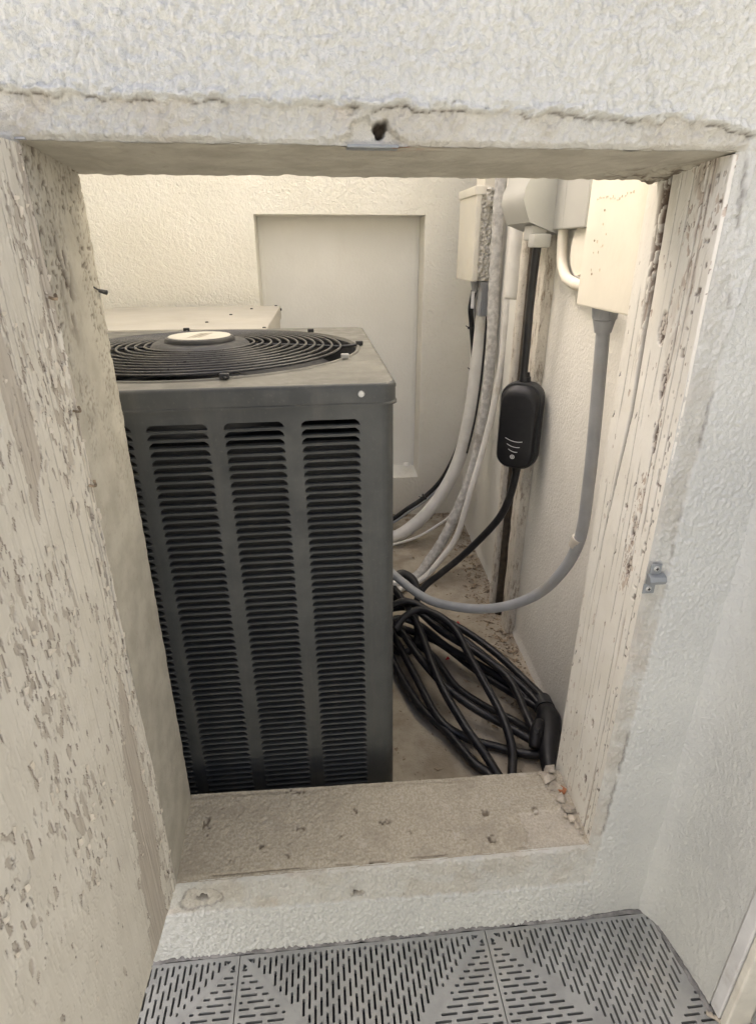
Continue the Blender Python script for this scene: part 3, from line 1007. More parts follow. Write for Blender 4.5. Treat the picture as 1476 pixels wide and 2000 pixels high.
# ------------------------------------------------------------------ small metal on the front wall
sp = empty('strike_plate', (0.468, 0, 0.765), 'small zinc strike plate with two screws on the right door post', 'latch')
MB().rbox(0.4575, 0.474, -0.0085, -0.0065, 0.776, 0.792, 0.0007).build('plate_upper', M['zinc'], sp)
MB().rbox(0.4525, 0.470, -0.0085, -0.0065, 0.744, 0.760, 0.0007).build('plate_lower', M['zinc'], sp)
tb = MB()
tb.prism([(-0.0062, 0.776), (-0.009, 0.776), (-0.0155, 0.7735), (-0.018, 0.768), (-0.0155, 0.7625), (-0.009, 0.760), (-0.0062, 0.760)], 0.4555, 0.480, 'x')
tb.build('keeper_tab', M['zinc'], sp, True)
for (sx_, sz_) in ((0.4665, 0.785), (0.4605, 0.752)):
    s = MB().lathe((0, 0, 0), [(0.0001, 0.0016), (0.0030, 0.0012), (0.0044, 0.0)], 18)
    s.v = [(sx_ + v[0], -0.0088 - v[2], sz_ + v[1]) for v in s.v]
    so = s.build('screw', M['screw'], sp, True)
    x = MB()
    x.box(sx_ - 0.0022, sx_ + 0.0022, -0.01085, -0.0099, sz_ - 0.0005, sz_ + 0.0005)
    x.box(sx_ - 0.0005, sx_ + 0.0005, -0.0109, -0.00992, sz_ - 0.0022, sz_ + 0.0022)
    x.build('screw_slot', M['darkhole'], so)
ap = empty('anchor_plate', (0.063, 0, 1.298), 'bluish metal anchor plate below the chipped hole in the lintel', 'bracket')
MB().rbox(0.037, 0.090, -0.0012, 0.02, 1.2955, 1.2985, 0.0006).build('plate', M['zinc'], ap)
rng = random.Random(3)
for (xa, xb) in ((-0.298, -0.274),):
    a2 = empty('anchor_plate', ((xa + xb) / 2, 0, 1.3), 'grey metal sliver under the lintel above the open door', 'bracket')
    MB().rbox(xa, xb, -0.0035, 0.012, 1.2975, 1.3000, 0.0008).build('plate', M['pvc'], a2)

# ------------------------------------------------------------------ YARD WALLS
YB = 1.94
bw = empty('yard_wall', (0.1, YB, 0), 'cream stucco back wall of the yard with a square recess', 'wall')
NX0, NX1, NZ0, NZ1 = -0.236, 0.452, 0.196, 1.329
w = MB()
HB = 3.1
for (a, b, c, d) in ((-1.05, NX0, 0, HB), (NX1, 0.72, 0, HB), (NX0, NX1, NZ1, HB), (NX0, NX1, 0, NZ0)):
    w.add([(a, YB, c), (b, YB, c), (b, YB, d), (a, YB, d)], [(0, 1, 2, 3)])
w.build('wall_face', M['yard'], bw)
MB().box(-1.05, 0.72, YB + 0.14, YB + 0.30, 0, HB).build('wall_core', M['smooth'], bw)
nd = 0.13
w = MB()
w.add([(NX0, YB, NZ0), (NX0, YB, NZ1), (NX0 + 0.002, YB + nd, NZ1 - 0.004), (NX0 + 0.002, YB + nd, NZ0 + 0.02)], [(0, 1, 2, 3)])
w.add([(NX1, YB, NZ0), (NX1, YB, NZ1), (NX1 - 0.002, YB + nd, NZ1 - 0.004), (NX1 - 0.002, YB + nd, NZ0 + 0.02)], [(3, 2, 1, 0)])
w.add([(NX0, YB, NZ1), (NX1, YB, NZ1), (NX1 - 0.002, YB + nd, NZ1 - 0.004), (NX0 + 0.002, YB + nd, NZ1 - 0.004)], [(0, 1, 2, 3)])
w.add([(NX0, YB, NZ0), (NX1, YB, NZ0), (NX1 - 0.002, YB + nd, NZ0 + 0.02), (NX0 + 0.002, YB + nd, NZ0 + 0.02)], [(3, 2, 1, 0)])
w.build('recess_reveal', M['yard'], bw)
MB().add([(NX0 + 0.008, YB + nd - 0.001, NZ0 + 0.01), (NX1 - 0.008, YB + nd - 0.001, NZ0 + 0.01), (NX1 - 0.008, YB + nd - 0.001, NZ1), (NX0 + 0.008, YB + nd - 0.001, NZ1)], [(0, 1, 2, 3)]).build('recess_panel', M['smooth'], bw)
bd = MB()
bd.box(NX0 + 0.003, NX0 + 0.016, YB + nd - 0.009, YB + nd - 0.0015, NZ0 + 0.02, NZ1 - 0.006)
bd.box(NX1 - 0.016, NX1 - 0.003, YB + nd - 0.009, YB + nd - 0.0015, NZ0 + 0.02, NZ1 - 0.006)
bd.build('recess_bead', M['smooth'], bw)
MB().lathe((NX1 - 0.05, YB + 0.05, NZ0 + 0.045), [(0.0, 0.016), (0.012, 0.012), (0.016, 0.0)], 10).build('plaster_lump', M['smooth'], bw, True)

rwl = empty('yard_wall', (0.62, 1.0, 0), 'white painted right wall of the yard carrying pipes and boxes', 'wall')


def rwx(y):
    return 0.595 + (y - 0.16) * 0.0424


ry = axis_pts([(0.15, 1.95, 0.012)])
rz = axis_pts([(0.0, 1.5, 0.012), (1.5, 3.3, 0.15)])
RY, RZ = np.meshgrid(ry, rz, indexing='ij')
rx = rwx(RY) - 0.004 * (fbm(RY * 9, RZ * 6, 2, 4) - 0.5) - 0.012 * sst(0.03, 0.0, RZ) * fbm(RY * 20, RZ * 20, 5, 3)
grid('wall_face', np.stack([rx, RY, RZ], -1), M['right'], rwl, None, {}, flip=True)
MB().prism([(0.69, 0.156), (0.80, 0.156), (0.80, 2.0), (0.76, 2.0)], 0.0, 3.0, 'z').build('wall_core', M['smooth'], rwl)
lw = empty('yard_wall', (-1.05, 1.0, 0), 'cream left wall of the yard out of view, added tall to block the sun', 'wall')
MB().box(-1.25, -1.05, 0.156, 2.3, 0, 3.1).build('wall_core', M['yard'], lw)  # unseen, height chosen to keep direct sun off the visible yard

# ------------------------------------------------------------------ CONDENSER
AX0, AX1, AY0, AY1, ATOP, ABASE = -0.612, 0.124, 0.25, 1.01, 1.0, 0.045
ac = empty('condenser_unit', ((AX0 + AX1) / 2, (AY0 + AY1) / 2, 0.0), 'dark grey louvered condenser unit with round fan grille on top', 'condenser')
cxm, cym = (AX0 + AX1) / 2, (AY0 + AY1) / 2
PITCH = 0.0145
NROW = 58
ZL = ATOP - 0.058          # top of first slot


def panel(width, cols, cw, z0, z1):
    """louvered sheet in local x (0..width), y = z; returns mesh plane at y=0"""
    verts = [(0, z0), (width, z0), (width, z1), (0, z1)]
    faces = [[0, 1, 2, 3]]
    for x in cols:
        for r_ in range(NROW):
            t = ZL - r_ * PITCH
            b = t - PITCH * 0.76
            if b < z0 + 0.02:
                break
            q = 0.0045
            q2 = 0.0012
            pts = [(x + q2, b), (x + cw - q2, b), (x + cw, b + q2), (x + cw - 0.0016, t - q), (x + cw - q - 0.003, t), (x + q + 0.003, t), (x + 0.0016, t - q), (x, b + q2)]
            k = len(verts)
            verts.extend(pts)
            faces.append(list(range(k, k + 8)))
    r = delaunay_2d_cdt([Vector(v) for v in verts], [], faces, 0, 1e-7)
    return [(v.x, v.y) for v in r[0]], [tuple(f) for f, oo in zip(r[2], r[5]) if list(oo) == [0]]


CR = 0.022
cols = [-0.523, -0.3985, -0.2785, -0.156, -0.0310]
CW = 0.097
pv, pf_ = panel(AX1 - AX0 - 2 * CR, [c - AX0 - CR for c in cols], CW, ABASE + 0.004, ATOP - 0.03)
mb = MB().add([(AX0 + CR + x, AY0, z) for x, z in pv], pf_)
mb.build('front_panel', M['ac'], ac)
# other three sides carry the same stamped sheet
sv, sf = panel(AY1 - AY0 - 2 * CR, [0.055 + 0.124 * i for i in range(5)], CW, ABASE + 0.004, ATOP - 0.03)
MB().add([(AX1, AY0 + CR + x, z) for x, z in sv], sf).build('side_panel', M['ac'], ac)
MB().add([(AX0, AY0 + CR + x, z) for x, z in sv], sf).build('side_panel', M['ac'], ac)
MB().add([(AX0 + CR, AY1, ABASE + 0.004), (AX1 - CR, AY1, ABASE + 0.004), (AX1 - CR, AY1, ATOP - 0.03), (AX0 + CR, AY1, ATOP - 0.03)], [(0, 1, 2, 3)]).build('back_panel', M['ac'], ac)
for (ccx, ccy, a0) in ((AX1 - CR, AY0 + CR, -90), (AX0 + CR, AY0 + CR, 180), (AX1 - CR, AY1 - CR, 0), (AX0 + CR, AY1 - CR, 90)):
    p = MB()
    n = 8
    ring = [(ccx + CR * math.cos(R(a0 + 90 * i / n)), ccy + CR * math.sin(R(a0 + 90 * i / n))) for i in range(n + 1)]
    p.add([(x, y, ABASE + 0.004) for x, y in ring] + [(x, y, ATOP - 0.03) for x, y in ring], [(i, i + 1, n + 2 + i, n + 1 + i) for i in range(n)])
    p.build('corner_post', M['ac'], ac, 'all')
# one louver blade: rolled lip, then sheet rising inwards
def louver_mb(y0, sx=1):
    m = MB()
    prof = [(0.0005, 0.0), (-0.0026, 0.0002), (-0.0034, 0.0012), (-0.0026, 0.0022), (-0.0002, 0.0029), (0.0030, 0.0026), (0.0090, 0.0022)]
    xs_ = [0.0005, 0.0035, CW - 0.0035, CW - 0.0005]
    sc = [0.35, 1, 1, 0.35]
    v = []
    for x, k in zip(xs_, sc):
        for (y, z) in prof:
            v.append((x, y * (k if y < 0 else 1), z))
    n = len(prof)
    f = [(i * n + j, i * n + j + 1, (i + 1) * n + j + 1, (i + 1) * n + j) for i in range(3) for j in range(n - 1)]
    return m.add(v, f)


lm = louver_mb(0).mesh('louver', 'all')
lm.materials.append(M['ac'])
acl = ac.location
for ci in (1, 2, 3, 4):
    for r_ in range(NROW):
        zb0 = ZL - r_ * PITCH - PITCH * 0.76 - 0.0004
        o = bpy.data.objects.new('louver', lm)
        COL.objects.link(o)
        o.parent = ac
        o.location = (cols[ci] - acl.x, AY0 - 0.0006 - acl.y, zb0 - acl.z)
rest = MB()
base = louver_mb(0)
for r_ in range(NROW):
    zb0 = ZL - r_ * PITCH - PITCH * 0.76 - 0.0004
    rest.add([(cols[0] + v[0], AY0 - 0.0006 + v[1], zb0 + v[2]) for v in base.v], base.f)
    for i in range(5):
        rest.add([(AX1 + 0.0006 - v[1], AY0 + CR + 0.055 + 0.124 * i + v[0], zb0 + v[2]) for v in base.v], base.f)
o = rest.build('side_louvers', M['ac'], ac, 'all')
o['kind'] = 'stuff'
MB().rbox(AX0 + 0.035, AX1 - 0.035, AY0 + 0.035, AY1 - 0.035, ABASE + 0.02, ATOP - 0.10, 0.02).build('coil', M['coil'], ac)
MB().rbox(AX0 - 0.002, AX1 + 0.002, AY0 - 0.002, AY1 + 0.002, ABASE - 0.02, ABASE + 0.012, 0.004).build('base_pan', M['ac'], ac)
# top pan with a round opening
FC = (-0.250, 0.645)
FR = 0.345
pan = MB()
n = 96
ov = 0.004


def rrect(x0, x1, y0, y1, r, n=8):
    out = []
    for (cx_, cy_, a0) in ((x1 - r, y1 - r, 0), (x0 + r, y1 - r, 90), (x0 + r, y0 + r, 180), (x1 - r, y0 + r, 270)):
        for i in range(n + 1):
            a = R(a0 + 90 * i / n)
            out.append((cx_ + r * math.cos(a), cy_ + r * math.sin(a)))
    return out


outer = rrect(AX0 - ov + 0.005, AX1 + ov - 0.005, AY0 - ov + 0.005, AY1 + ov - 0.005, 0.024)
circ = [(FC[0] + FR * math.cos(2 * math.pi * i / n), FC[1] + FR * math.sin(2 * math.pi * i / n)) for i in range(n)]
vv = outer + circ
ff = [list(range(len(outer))), list(range(len(outer), len(vv)))]
r = delaunay_2d_cdt([Vector(v) for v in vv], [], ff, 0, 1e-7)
pan.add([(v.x, v.y, ATOP) for v in r[0]], [tuple(f) for f, oo in zip(r[2], r[5]) if list(oo) == [0]])
# raised rim and orifice going down
rim = [(FR, 0.0), (FR - 0.002, 0.003), (FR - 0.006, 0.003), (FR - 0.010, -0.004)]
pan.lathe((FC[0], FC[1], ATOP), rim, n)
MB().lathe((FC[0], FC[1], ATOP), [(FR - 0.0105, -0.003), (FR - 0.013, -0.03), (FR - 0.013, -0.11)], n).build('fan_shroud', M['dark'], ac, True)
pan.build('top_pan', M['actop'], ac, True)
lip = MB()
prof = [(0.005, 0.0), (0.0025, -0.0008), (0.0008, -0.003), (0.0, -0.006), (0.0, -0.030), (-0.0022, -0.0325), (-0.0022, -0.0355), (0.003, -0.0365)]
rings = []
for (ins, z) in prof:
    rings.append([(x, y, ATOP + z) for x, y in rrect(AX0 - ov + ins, AX1 + ov - ins, AY0 - ov + ins, AY1 + ov - ins, 0.027 - ins * 0.6)])
m_ = len(rings[0])
v = [p for ring in rings for p in ring]
f = [(k * m_ + i, k * m_ + (i + 1) % m_, (k + 1) * m_ + (i + 1) % m_, (k + 1) * m_ + i) for k in range(len(rings) - 1) for i in range(m_)]
lip.add(v, f).build('top_lip', M['ac'], ac, True)
# bolts on the lip
for (bx, by, rad, mt) in ((0.069, AY0 - ov, 0.0062, 'screw'), (AX1 + ov, 0.30, 0.004, 'dark'), (AX1 + ov, 0.66, 0.004, 'dark')):
    b = MB()
    if by < AY0:
        b.cyl((bx, by - 0.0018, ATOP - 0.016), (bx, by + 0.001, ATOP - 0.016), rad * 0.75, rad, 16)
    else:
        b.cyl((bx + 0.004, by, ATOP - 0.014), (bx - 0.001, by, ATOP - 0.014), rad * 0.75, rad, 12)
    b.build('bolt', M[mt], ac, True)
# fan below
fan = MB()
for k in range(4):
    a0 = R(20 + 90 * k)
    v = []
    for i in range(7):
        rr2 = 0.07 + (FR - 0.03 - 0.07) * i / 6
        for j in range(5):
            a = a0 + R(-28 + 14 * j) * (1.15 - 0.1 * i / 6)
            v.append((FC[0] + rr2 * math.cos(a), FC[1] + rr2 * math.sin(a), ATOP - 0.085 + 0.013 * j - 0.0045 * abs(j - 2)))
    f = [(i * 5 + j, i * 5 + j + 1, (i + 1) * 5 + j + 1, (i + 1) * 5 + j) for i in range(6) for j in range(4)]
    b = MB().add(v, f)
    b.build('fan_blade', M['blade'] if k == 3 else M['dark'], ac, 'all')
MB().lathe((FC[0], FC[1], ATOP - 0.10), [(0.0, 0.085), (0.07, 0.082), (0.075, 0.06), (0.075, 0.0)], 32).build('fan_motor', M['dark'], ac, True)
# grille: rings, spokes, hub, cap
def dome(r_):
    return ATOP + 0.004 + 0.012 * (1 - (r_ / 0.31) ** 2)


NR = 11
for i in range(NR):
    r_ = 0.114 + (0.302 - 0.114) * i / (NR - 1)
    MB().torus((FC[0], FC[1], dome(r_)), r_, 0.0027, 96, 6).build('grille_ring', M['wire'], ac, 'all')
for k, a in enumerate((2, 47, 106, 152, 182, 227, 286, 332)):
    a = R(a)
    ds = [0.075, 0.16, 0.24, 0.302, 0.352]
    pts = [(FC[0] + d * math.cos(a), FC[1] + d * math.sin(a), (dome(d) - 0.005) if d < 0.31 else ATOP + 0.004) for d in ds]
    if k % 2 == 0:
        MB().tube(pts, 0.0032, 6, 3).build('grille_spoke', M['wire'], ac, 'all')
    cl = MB()
    q = Vector((FC[0] + 0.345 * math.cos(a), FC[1] + 0.345 * math.sin(a), ATOP + 0.006))
    cl.rbox(q.x - 0.008, q.x + 0.008, q.y - 0.005, q.y + 0.005, q.z - 0.004, q.z + 0.005, 0.002)
    cl.build('grille_clip', M['screw'] if k == 7 else M['dark'], ac)
MB().lathe((FC[0], FC[1], ATOP), [(0.0, 0.021), (0.085, 0.021), (0.098, 0.019), (0.104, 0.013), (0.104, 0.002)], 64).build('grille_hub', M['dark'], ac, True)
cp = MB().lathe((FC[0], FC[1], ATOP + 0.0212), [(0.0, 0.0095), (0.066, 0.0095), (0.071, 0.008), (0.0735, 0.004), (0.0735, 0.0)], 64).build('hub_cap', M['dark'], ac, True)
MB().lathe((FC[0], FC[1], ATOP + 0.031), [(0.0, 0.0012), (0.064, 0.0012), (0.0655, 0.0)], 64).build('cap_label', M['label'], cp)
st = MB()
for (x0_, x1_) in ((-0.014, -0.008), (-0.005, 0.004), (0.007, 0.012)):
    st.add([(FC[0] + x0_ - 0.006, FC[1] - 0.038, ATOP + 0.0326), (FC[0] + x1_ - 0.006, FC[1] - 0.038, ATOP + 0.0326), (FC[0] + x1_ + 0.012, FC[1] + 0.03, ATOP + 0.0326), (FC[0] + x0_ + 0.012, FC[1] + 0.03, ATOP + 0.0326)], [(0, 1, 2, 3)])
st.build('label_print', M['stripe'], cp)
pad = MB().rbox(AX0 - 0.03, AX1 - 0.002, AY0 - 0.02, AY1 + 0.03, 0.0, 0.026, 0.006).build('unit_pad', M['ground'])
tag(pad, 'thin concrete pad under the dark condenser unit', 'pad')
ac.rotation_euler.y = R(-0.55)
ac.location.x += 0.006

# second unit
ac2 = empty('condenser_unit', (-0.47, 1.48, 0.0), 'beige flat topped condenser unit behind the dark one', 'condenser')
BX0, BX1, BY0, BY1, BT = -0.80, -0.147, 1.10, 1.86, 0.992
MB().rbox(BX0 + 0.006, BX1 - 0.006, BY0 + 0.006, BY1 - 0.006, 0.03, BT - 0.028, 0.006).build('cabinet', M['ac2'], ac2)
MB().rbox(BX0, BX1, BY0, BY1, BT - 0.05, BT, 0.004).build('top_pan', M['ac2'], ac2)
for (x, y) in ((-0.25, 1.72), (-0.30, 1.50), (-0.345, 1.27), (-0.165, 1.85), (-0.155, 1.11), (-0.60, 1.11)):
    MB().lathe((x, y, BT), [(0.0, 0.004), (0.005, 0.003), (0.006, -0.001)], 10).build('screw', M['dark'], ac2, True)
for (y, z) in ((1.83, BT - 0.012), (1.20, BT - 0.02), (1.13, BT - 0.03)):
    MB().cyl((BX1 - 0.001, y, z), (BX1 + 0.005, y, z), 0.006, 0.004, 10).build('screw', M['dark'], ac2, True)
MB().box(BX0 + 0.05, BX1 - 0.05, BY0 + 0.05, BY1 - 0.05, 0.0, 0.031).build('base', M['ground'], ac2)

# ------------------------------------------------------------------ BOXES ON THE RIGHT WALL
b1 = empty('junction_box', (0.6, 1.6, 1.1), 'narrow cream box with stucco splashed side, far corner of the yard', 'electrical box')
MB().rbox(0.572, 0.668, 1.52, 1.76, 1.098, 1.392, 0.006).build('back_box', M['splash'], b1)
MB().rbox(0.552, 0.5735, 1.515, 1.765, 1.096, 1.40, 0.005).build('cover', M['cream'], b1)
MB().rbox(0.546, 0.60, 1.511, 1.768, 1.37, 1.398, 0.004).build('hood', M['cream'], b1)
MB().rbox(0.585, 0.66, 1.5, 1.53, 1.335, 1.393, 0.006).build('plaster_patch', M['splash'], b1)
MB().rbox(0.60, 0.668, 1.60, 1.72, 1.392, 1.6, 0.004).build('riser_trunk', M['cream'], b1)
gl = empty('cable_connector', (0.6, 1.6, 1.0), 'grey ribbed connector block hanging under the far cream box', 'connector')
MB().rbox(0.592, 0.622, 1.53, 1.57, 0.975, 1.096, 0.003).build('block', M['pvc'], gl)
for i in range(5):
    MB().rbox(0.5945 + i * 0.0058, 0.5975 + i * 0.0058, 1.526, 1.5305, 0.98, 1.085, 0.0006).build('rib', M['pvc'], gl)
cn = MB().cyl((0.582, 1.58, 1.098), (0.582, 1.58, 1.072), 0.018, 0.012, 14)
cn.cyl((0.582, 1.58, 1.072), (0.582, 1.58, 1.055), 0.012, 0.008, 14)
cn.build('gland', M['pvc'], gl, True)
MB().rbox(0.568, 0.580, 1.565, 1.57, 1.0, 1.06, 0.002).build('tag', M['print'], gl)

bx = empty('outlet_cover', (0.55, 0.93, 1.25), 'light grey weatherproof outlet cover with bulging front, near the top edge', 'electrical box')
c = MB()
c.prism([(0.600, 1.235), (0.525, 1.262), (0.515, 1.285), (0.505, 1.31), (0.508, 1.335), (0.520, 1.36), (0.520, 1.44), (0.600, 1.44)], 0.86, 1.05, 'y')
c.build('bubble_cover', M['greybox'], bx, True)
MB().rbox(0.585, 0.63, 0.80, 1.06, 1.245, 1.45, 0.004).build('back_plate', M['greybox'], bx)
MB().rbox(0.535, 0.575, 0.868, 0.93, 1.222, 1.256, 0.004).build('latch', M['greybox'], bx)
bx2 = empty('meter_box', (0.6, 0.74, 1.25), 'flat grey box between the outlet cover and the cream box', 'electrical box')
MB().rbox(0.582, 0.622, 0.665, 0.792, 1.245, 1.46, 0.003).build('box_body', M['greybox'], bx2)
MB().box(0.586, 0.63, 0.7925, 0.7985, 1.25, 1.46).build('gasket', M['dark'], bx2)

b3 = empty('junction_box', (0.55, 0.35, 1.1), 'large cream painted electrical box beside the wooden post', 'electrical box')
MB().rbox(0.504, 0.600, 0.248, 0.452, 1.106, 1.46, 0.004).build('box_body', M['cream'], b3)
MB().rbox(0.4965, 0.5045, 0.243, 0.457, 1.103, 1.463, 0.003).build('cover', M['cream'], b3)
MB().rbox(0.535, 0.598, 0.222, 0.247, 1.10, 1.46, 0.004).build('side_trunk', M['smooth'], b3)
MB().lathe((0.53, 0.41, 1.099), [(0.0, 0.0), (0.02, 0.001), (0.026, 0.007)], 10).build('sealant', M['oldpipe'], b3, True)
for (y, z) in ((0.388, 1.262), (0.412, 1.215), (0.405, 1.16)):
    MB().cyl((0.4955, y, z), (0.4975, y, z), 0.0018, 0.0018, 8).build('pin_hole', M['debris'], b3)

sc_ = MB()
rg0 = random.Random(21)
for i in range(16):
    y = 0.425 - 0.0085 * i + rg0.uniform(-0.002, 0.002)
    z = 1.279 + 0.0035 * math.sin(i * 0.5) + rg0.uniform(-0.002, 0.002)
    sc_.box(0.4957, 0.4966, y - rg0.uniform(0.001, 0.0035), y, z, z + rg0.uniform(0.001, 0.004))
for i in range(9):
    y, z = 0.385 + rg0.uniform(-0.02, 0.03), 1.20 + rg0.uniform(-0.05, 0.04)
    sc_.box(0.4957, 0.4966, y, y + rg0.uniform(0.001, 0.003), z, z + rg0.uniform(0.001, 0.005))
sc_.build('scuff_marks', M['scuff'], b3)['kind'] = 'stuff'

# round blank plate and elbow behind the box
rp = empty('blank_plate', (0.61, 0.71, 1.19), 'round tan cover plate on the wall behind the large cream box', 'cover plate')
MB().cyl((0.616, 0.705, 1.20), (0.596, 0.705, 1.20), 0.058, 0.054, 36).build('plate', M['cream'], rp, True)
el = MB().tube([(0.603, 0.84, 1.30), (0.603, 0.835, 1.23), (0.600, 0.815, 1.175), (0.592, 0.76, 1.142), (0.585, 0.69, 1.130), (0.575, 0.62, 1.128), (0.56, 0.50, 1.128)], 0.0125, 12, 6)
tag(el.build('elbow_pipe', M['cream'], None, True), 'white painted pipe bending below the grey boxes', 'pipe')

# ------------------------------------------------------------------ PIPES AND CABLES
fl_ = empty('conduit', (0.53, 0.4, 1.07), 'grey flexible conduit hanging from the cream box in a long curve', 'conduit')
cpts = [(0.533, 0.405, 1.072), (0.541, 0.41, 0.99), (0.549, 0.415, 0.907), (0.562, 0.425, 0.750), (0.568, 0.44, 0.597), (0.545, 0.48, 0.478), (0.505, 0.54, 0.385), (0.44, 0.62, 0.309), (0.361, 0.70, 0.267), (0.286, 0.78, 0.251), (0.209, 0.88, 0.273), (0.14, 0.96, 0.32)]
MB().tube(cpts, 0.0130, 14, 8).build('hose', M['pvc'], fl_, 'all')
k = MB()
k.cyl((0.531, 0.403, 1.106), (0.532, 0.404, 1.082), 0.0235, 0.0215, 20)
k.cyl((0.532, 0.404, 1.082), (0.534, 0.406, 1.058), 0.0205, 0.0155, 20)
for i in range(8):
    a = i * math.pi / 4
    k.cyl((0.531 + 0.022 * math.cos(a), 0.403 + 0.022 * math.sin(a), 1.102), (0.532 + 0.0205 * math.cos(a), 0.404 + 0.0205 * math.sin(a), 1.084), 0.0035, 0.003, 6)
k.build('gland_nut', M['pvc'], fl_, True)
k = MB().cyl((0.5675, 0.441, 0.606), (0.566, 0.446, 0.591), 0.0155, 0.0155, 18)
k.cyl((0.5662, 0.4455, 0.5935), (0.5645, 0.4495, 0.5815), 0.0150, 0.0150, 18)
k.build('ferrule', M['copper'], fl_, True)


def pipe(name, label, pts, r, mat, cat='pipe', group=None, rough=0.0, seg=12, sub=8):
    o = MB().tube(pts, r, seg, sub, rough=rough).build(name, mat, None, 'all')
    return tag(o, label, cat, group)


pipe('lagged_pipe', 'rough grey lagged refrigerant pipe curving from the wall down to the floor',
     [(0.622, 1.47, 1.75), (0.620, 1.47, 1.42), (0.620, 1.47, 1.26), (0.623, 1.47, 1.09), (0.624, 1.45, 0.866), (0.609, 1.43, 0.64), (0.578, 1.41, 0.44), (0.538, 1.39, 0.31), (0.47, 1.36, 0.165), (0.406, 1.33, 0.075), (0.34, 1.29, 0.02), (0.2, 1.22, 0.02)],
     0.0195, M['lagging'], rough=0.09, seg=14, sub=14)
pipe('copper_line', 'thin smooth cream pipe running alongside the rough lagged pipe',
     [(0.640, 1.36, 1.24), (0.643, 1.36, 1.21), (0.643, 1.36, 1.02), (0.639, 1.36, 0.845), (0.620, 1.36, 0.66), (0.592, 1.355, 0.51), (0.546, 1.33, 0.34), (0.505, 1.31, 0.19), (0.446, 1.29, 0.105), (0.362, 1.26, 0.028), (0.25, 1.2, 0.02)],
     0.0115, M['whitepipe'], rough=0.03)
pipe('drain_pipe', 'wide white pipe sweeping down to the floor near the back wall',
     [(0.641, 1.66, 1.10), (0.639, 1.66, 1.071), (0.640, 1.66, 0.92), (0.629, 1.66, 0.72), (0.613, 1.66, 0.55), (0.579, 1.66, 0.37), (0.516, 1.65, 0.234), (0.439, 1.64, 0.132), (0.359, 1.63, 0.065), (0.289, 1.62, 0.035), (0.15, 1.58, 0.03)],
     0.0275, M['whitepipe'], seg=16)
pipe('thin_wire', 'thin white wire lying beside the wide white pipe',
     [(0.610, 1.60, 0.34), (0.597, 1.60, 0.291), (0.544, 1.585, 0.157), (0.478, 1.585, 0.099), (0.4, 1.585, 0.052), (0.298, 1.585, 0.02), (0.18, 1.56, 0.012)],
     0.006, M['whitepipe'], 'wire', seg=8)
pipe('thin_wire', 'thin black wire dropping beside the rough lagged pipe', [(0.628, 1.56, 1.10), (0.630, 1.56, 0.95), (0.626, 1.56, 0.75), (0.612, 1.56, 0.58), (0.585, 1.55, 0.44)], 0.004, M['rubber'], 'wire', seg=6)
bc = empty('black_cable', (0.6, 1.72, 1.0), 'pair of black cables with zip ties running down to the back corner floor', 'cable')
apts = [(0.585, 1.60, 1.06), (0.592, 1.66, 0.99), (0.612, 1.70, 0.914), (0.635, 1.72, 0.746), (0.628, 1.74, 0.59), (0.598, 1.76, 0.401), (0.54, 1.78, 0.249), (0.460, 1.785, 0.155), (0.378, 1.785, 0.097), (0.305, 1.785, 0.045), (0.2, 1.75, 0.02)]
MB().tube(apts, 0.0105, 10, 8).build('cable', M['rubber'], bc, 'all')
MB().tube([(p[0] + 0.012, p[1] - 0.012, p[2] - 0.006 if p[2] < 0.5 else p[2]) for p in apts], 0.005, 8, 8).build('signal_wire', M['pvc'], bc, 'all')
for p, d in ((apts[3], (0, 0, 1)), (apts[2], (0.1, 0, 1)), (apts[7], (1, 0, 0.8))):
    d = Vector(d).normalized()
    z = MB().cyl(Vector(p) - d * 0.004, Vector(p) + d * 0.004, 0.017, 0.017, 12)
    z.cyl(Vector(p) + Vector((-0.012, -0.012, 0)), Vector(p) + Vector((-0.03, -0.018, 0.012)), 0.0025, 0.0015, 6)
    z.build('zip_tie', M['dark'], bc)

for (nm, lab, x, y, r, z1, mt) in (('wall_pipe', 'flaking white vertical pipe fixed to the right wall, left of the pair', 0.612, 1.118, 0.0185, 1.9, 'oldpipe'),):
    pipe(nm, lab, [(x, y, -0.01), (x + 0.001, y, 0.4), (x, y, 0.8), (x + 0.002, y, 1.25), (x + 0.002, y, z1)], r, M[mt], rough=0.05, seg=16, sub=24)
bt = MB()
n_ = 70
vv = []
for i in range(n_ + 1):
    z = -0.01 + 1.9 * i / n_
    jx = 0.0022 * (random.random() - 0.5)
    jy = 0.003 * (random.random() - 0.5)
    for (x, y) in ((0.600, 0.925), (0.598, 0.935), (0.598, 0.982), (0.601, 0.988), (0.64, 0.988), (0.64, 0.925)):
        vv.append((x + jx, y + jy, z))
bt.add(vv, [(i * 6 + j, i * 6 + (j + 1) % 6, i * 6 + 6 + (j + 1) % 6, i * 6 + 6 + j) for i in range(n_) for j in range(6)])
tag(bt.build('wall_batten', M['oldpipe'], None, True), 'flaking white vertical batten fixed to the right wall, right of the pair', 'batten')
pipe('dark_conduit', 'narrow dark brown cable in the gap between the vertical pipe and batten', [(0.608, 1.045, 0.0), (0.609, 1.045, 0.6), (0.609, 1.045, 1.2), (0.609, 1.045, 1.9)], 0.014, M['brown'], 'cable', sub=4)
pipe('wall_pipe', 'fat smooth cream pipe stub below the outlet cover', [(0.606, 1.20, 1.9), (0.606, 1.20, 1.25), (0.607, 1.20, 1.06)], 0.024, M['whitepipe'], seg=18)

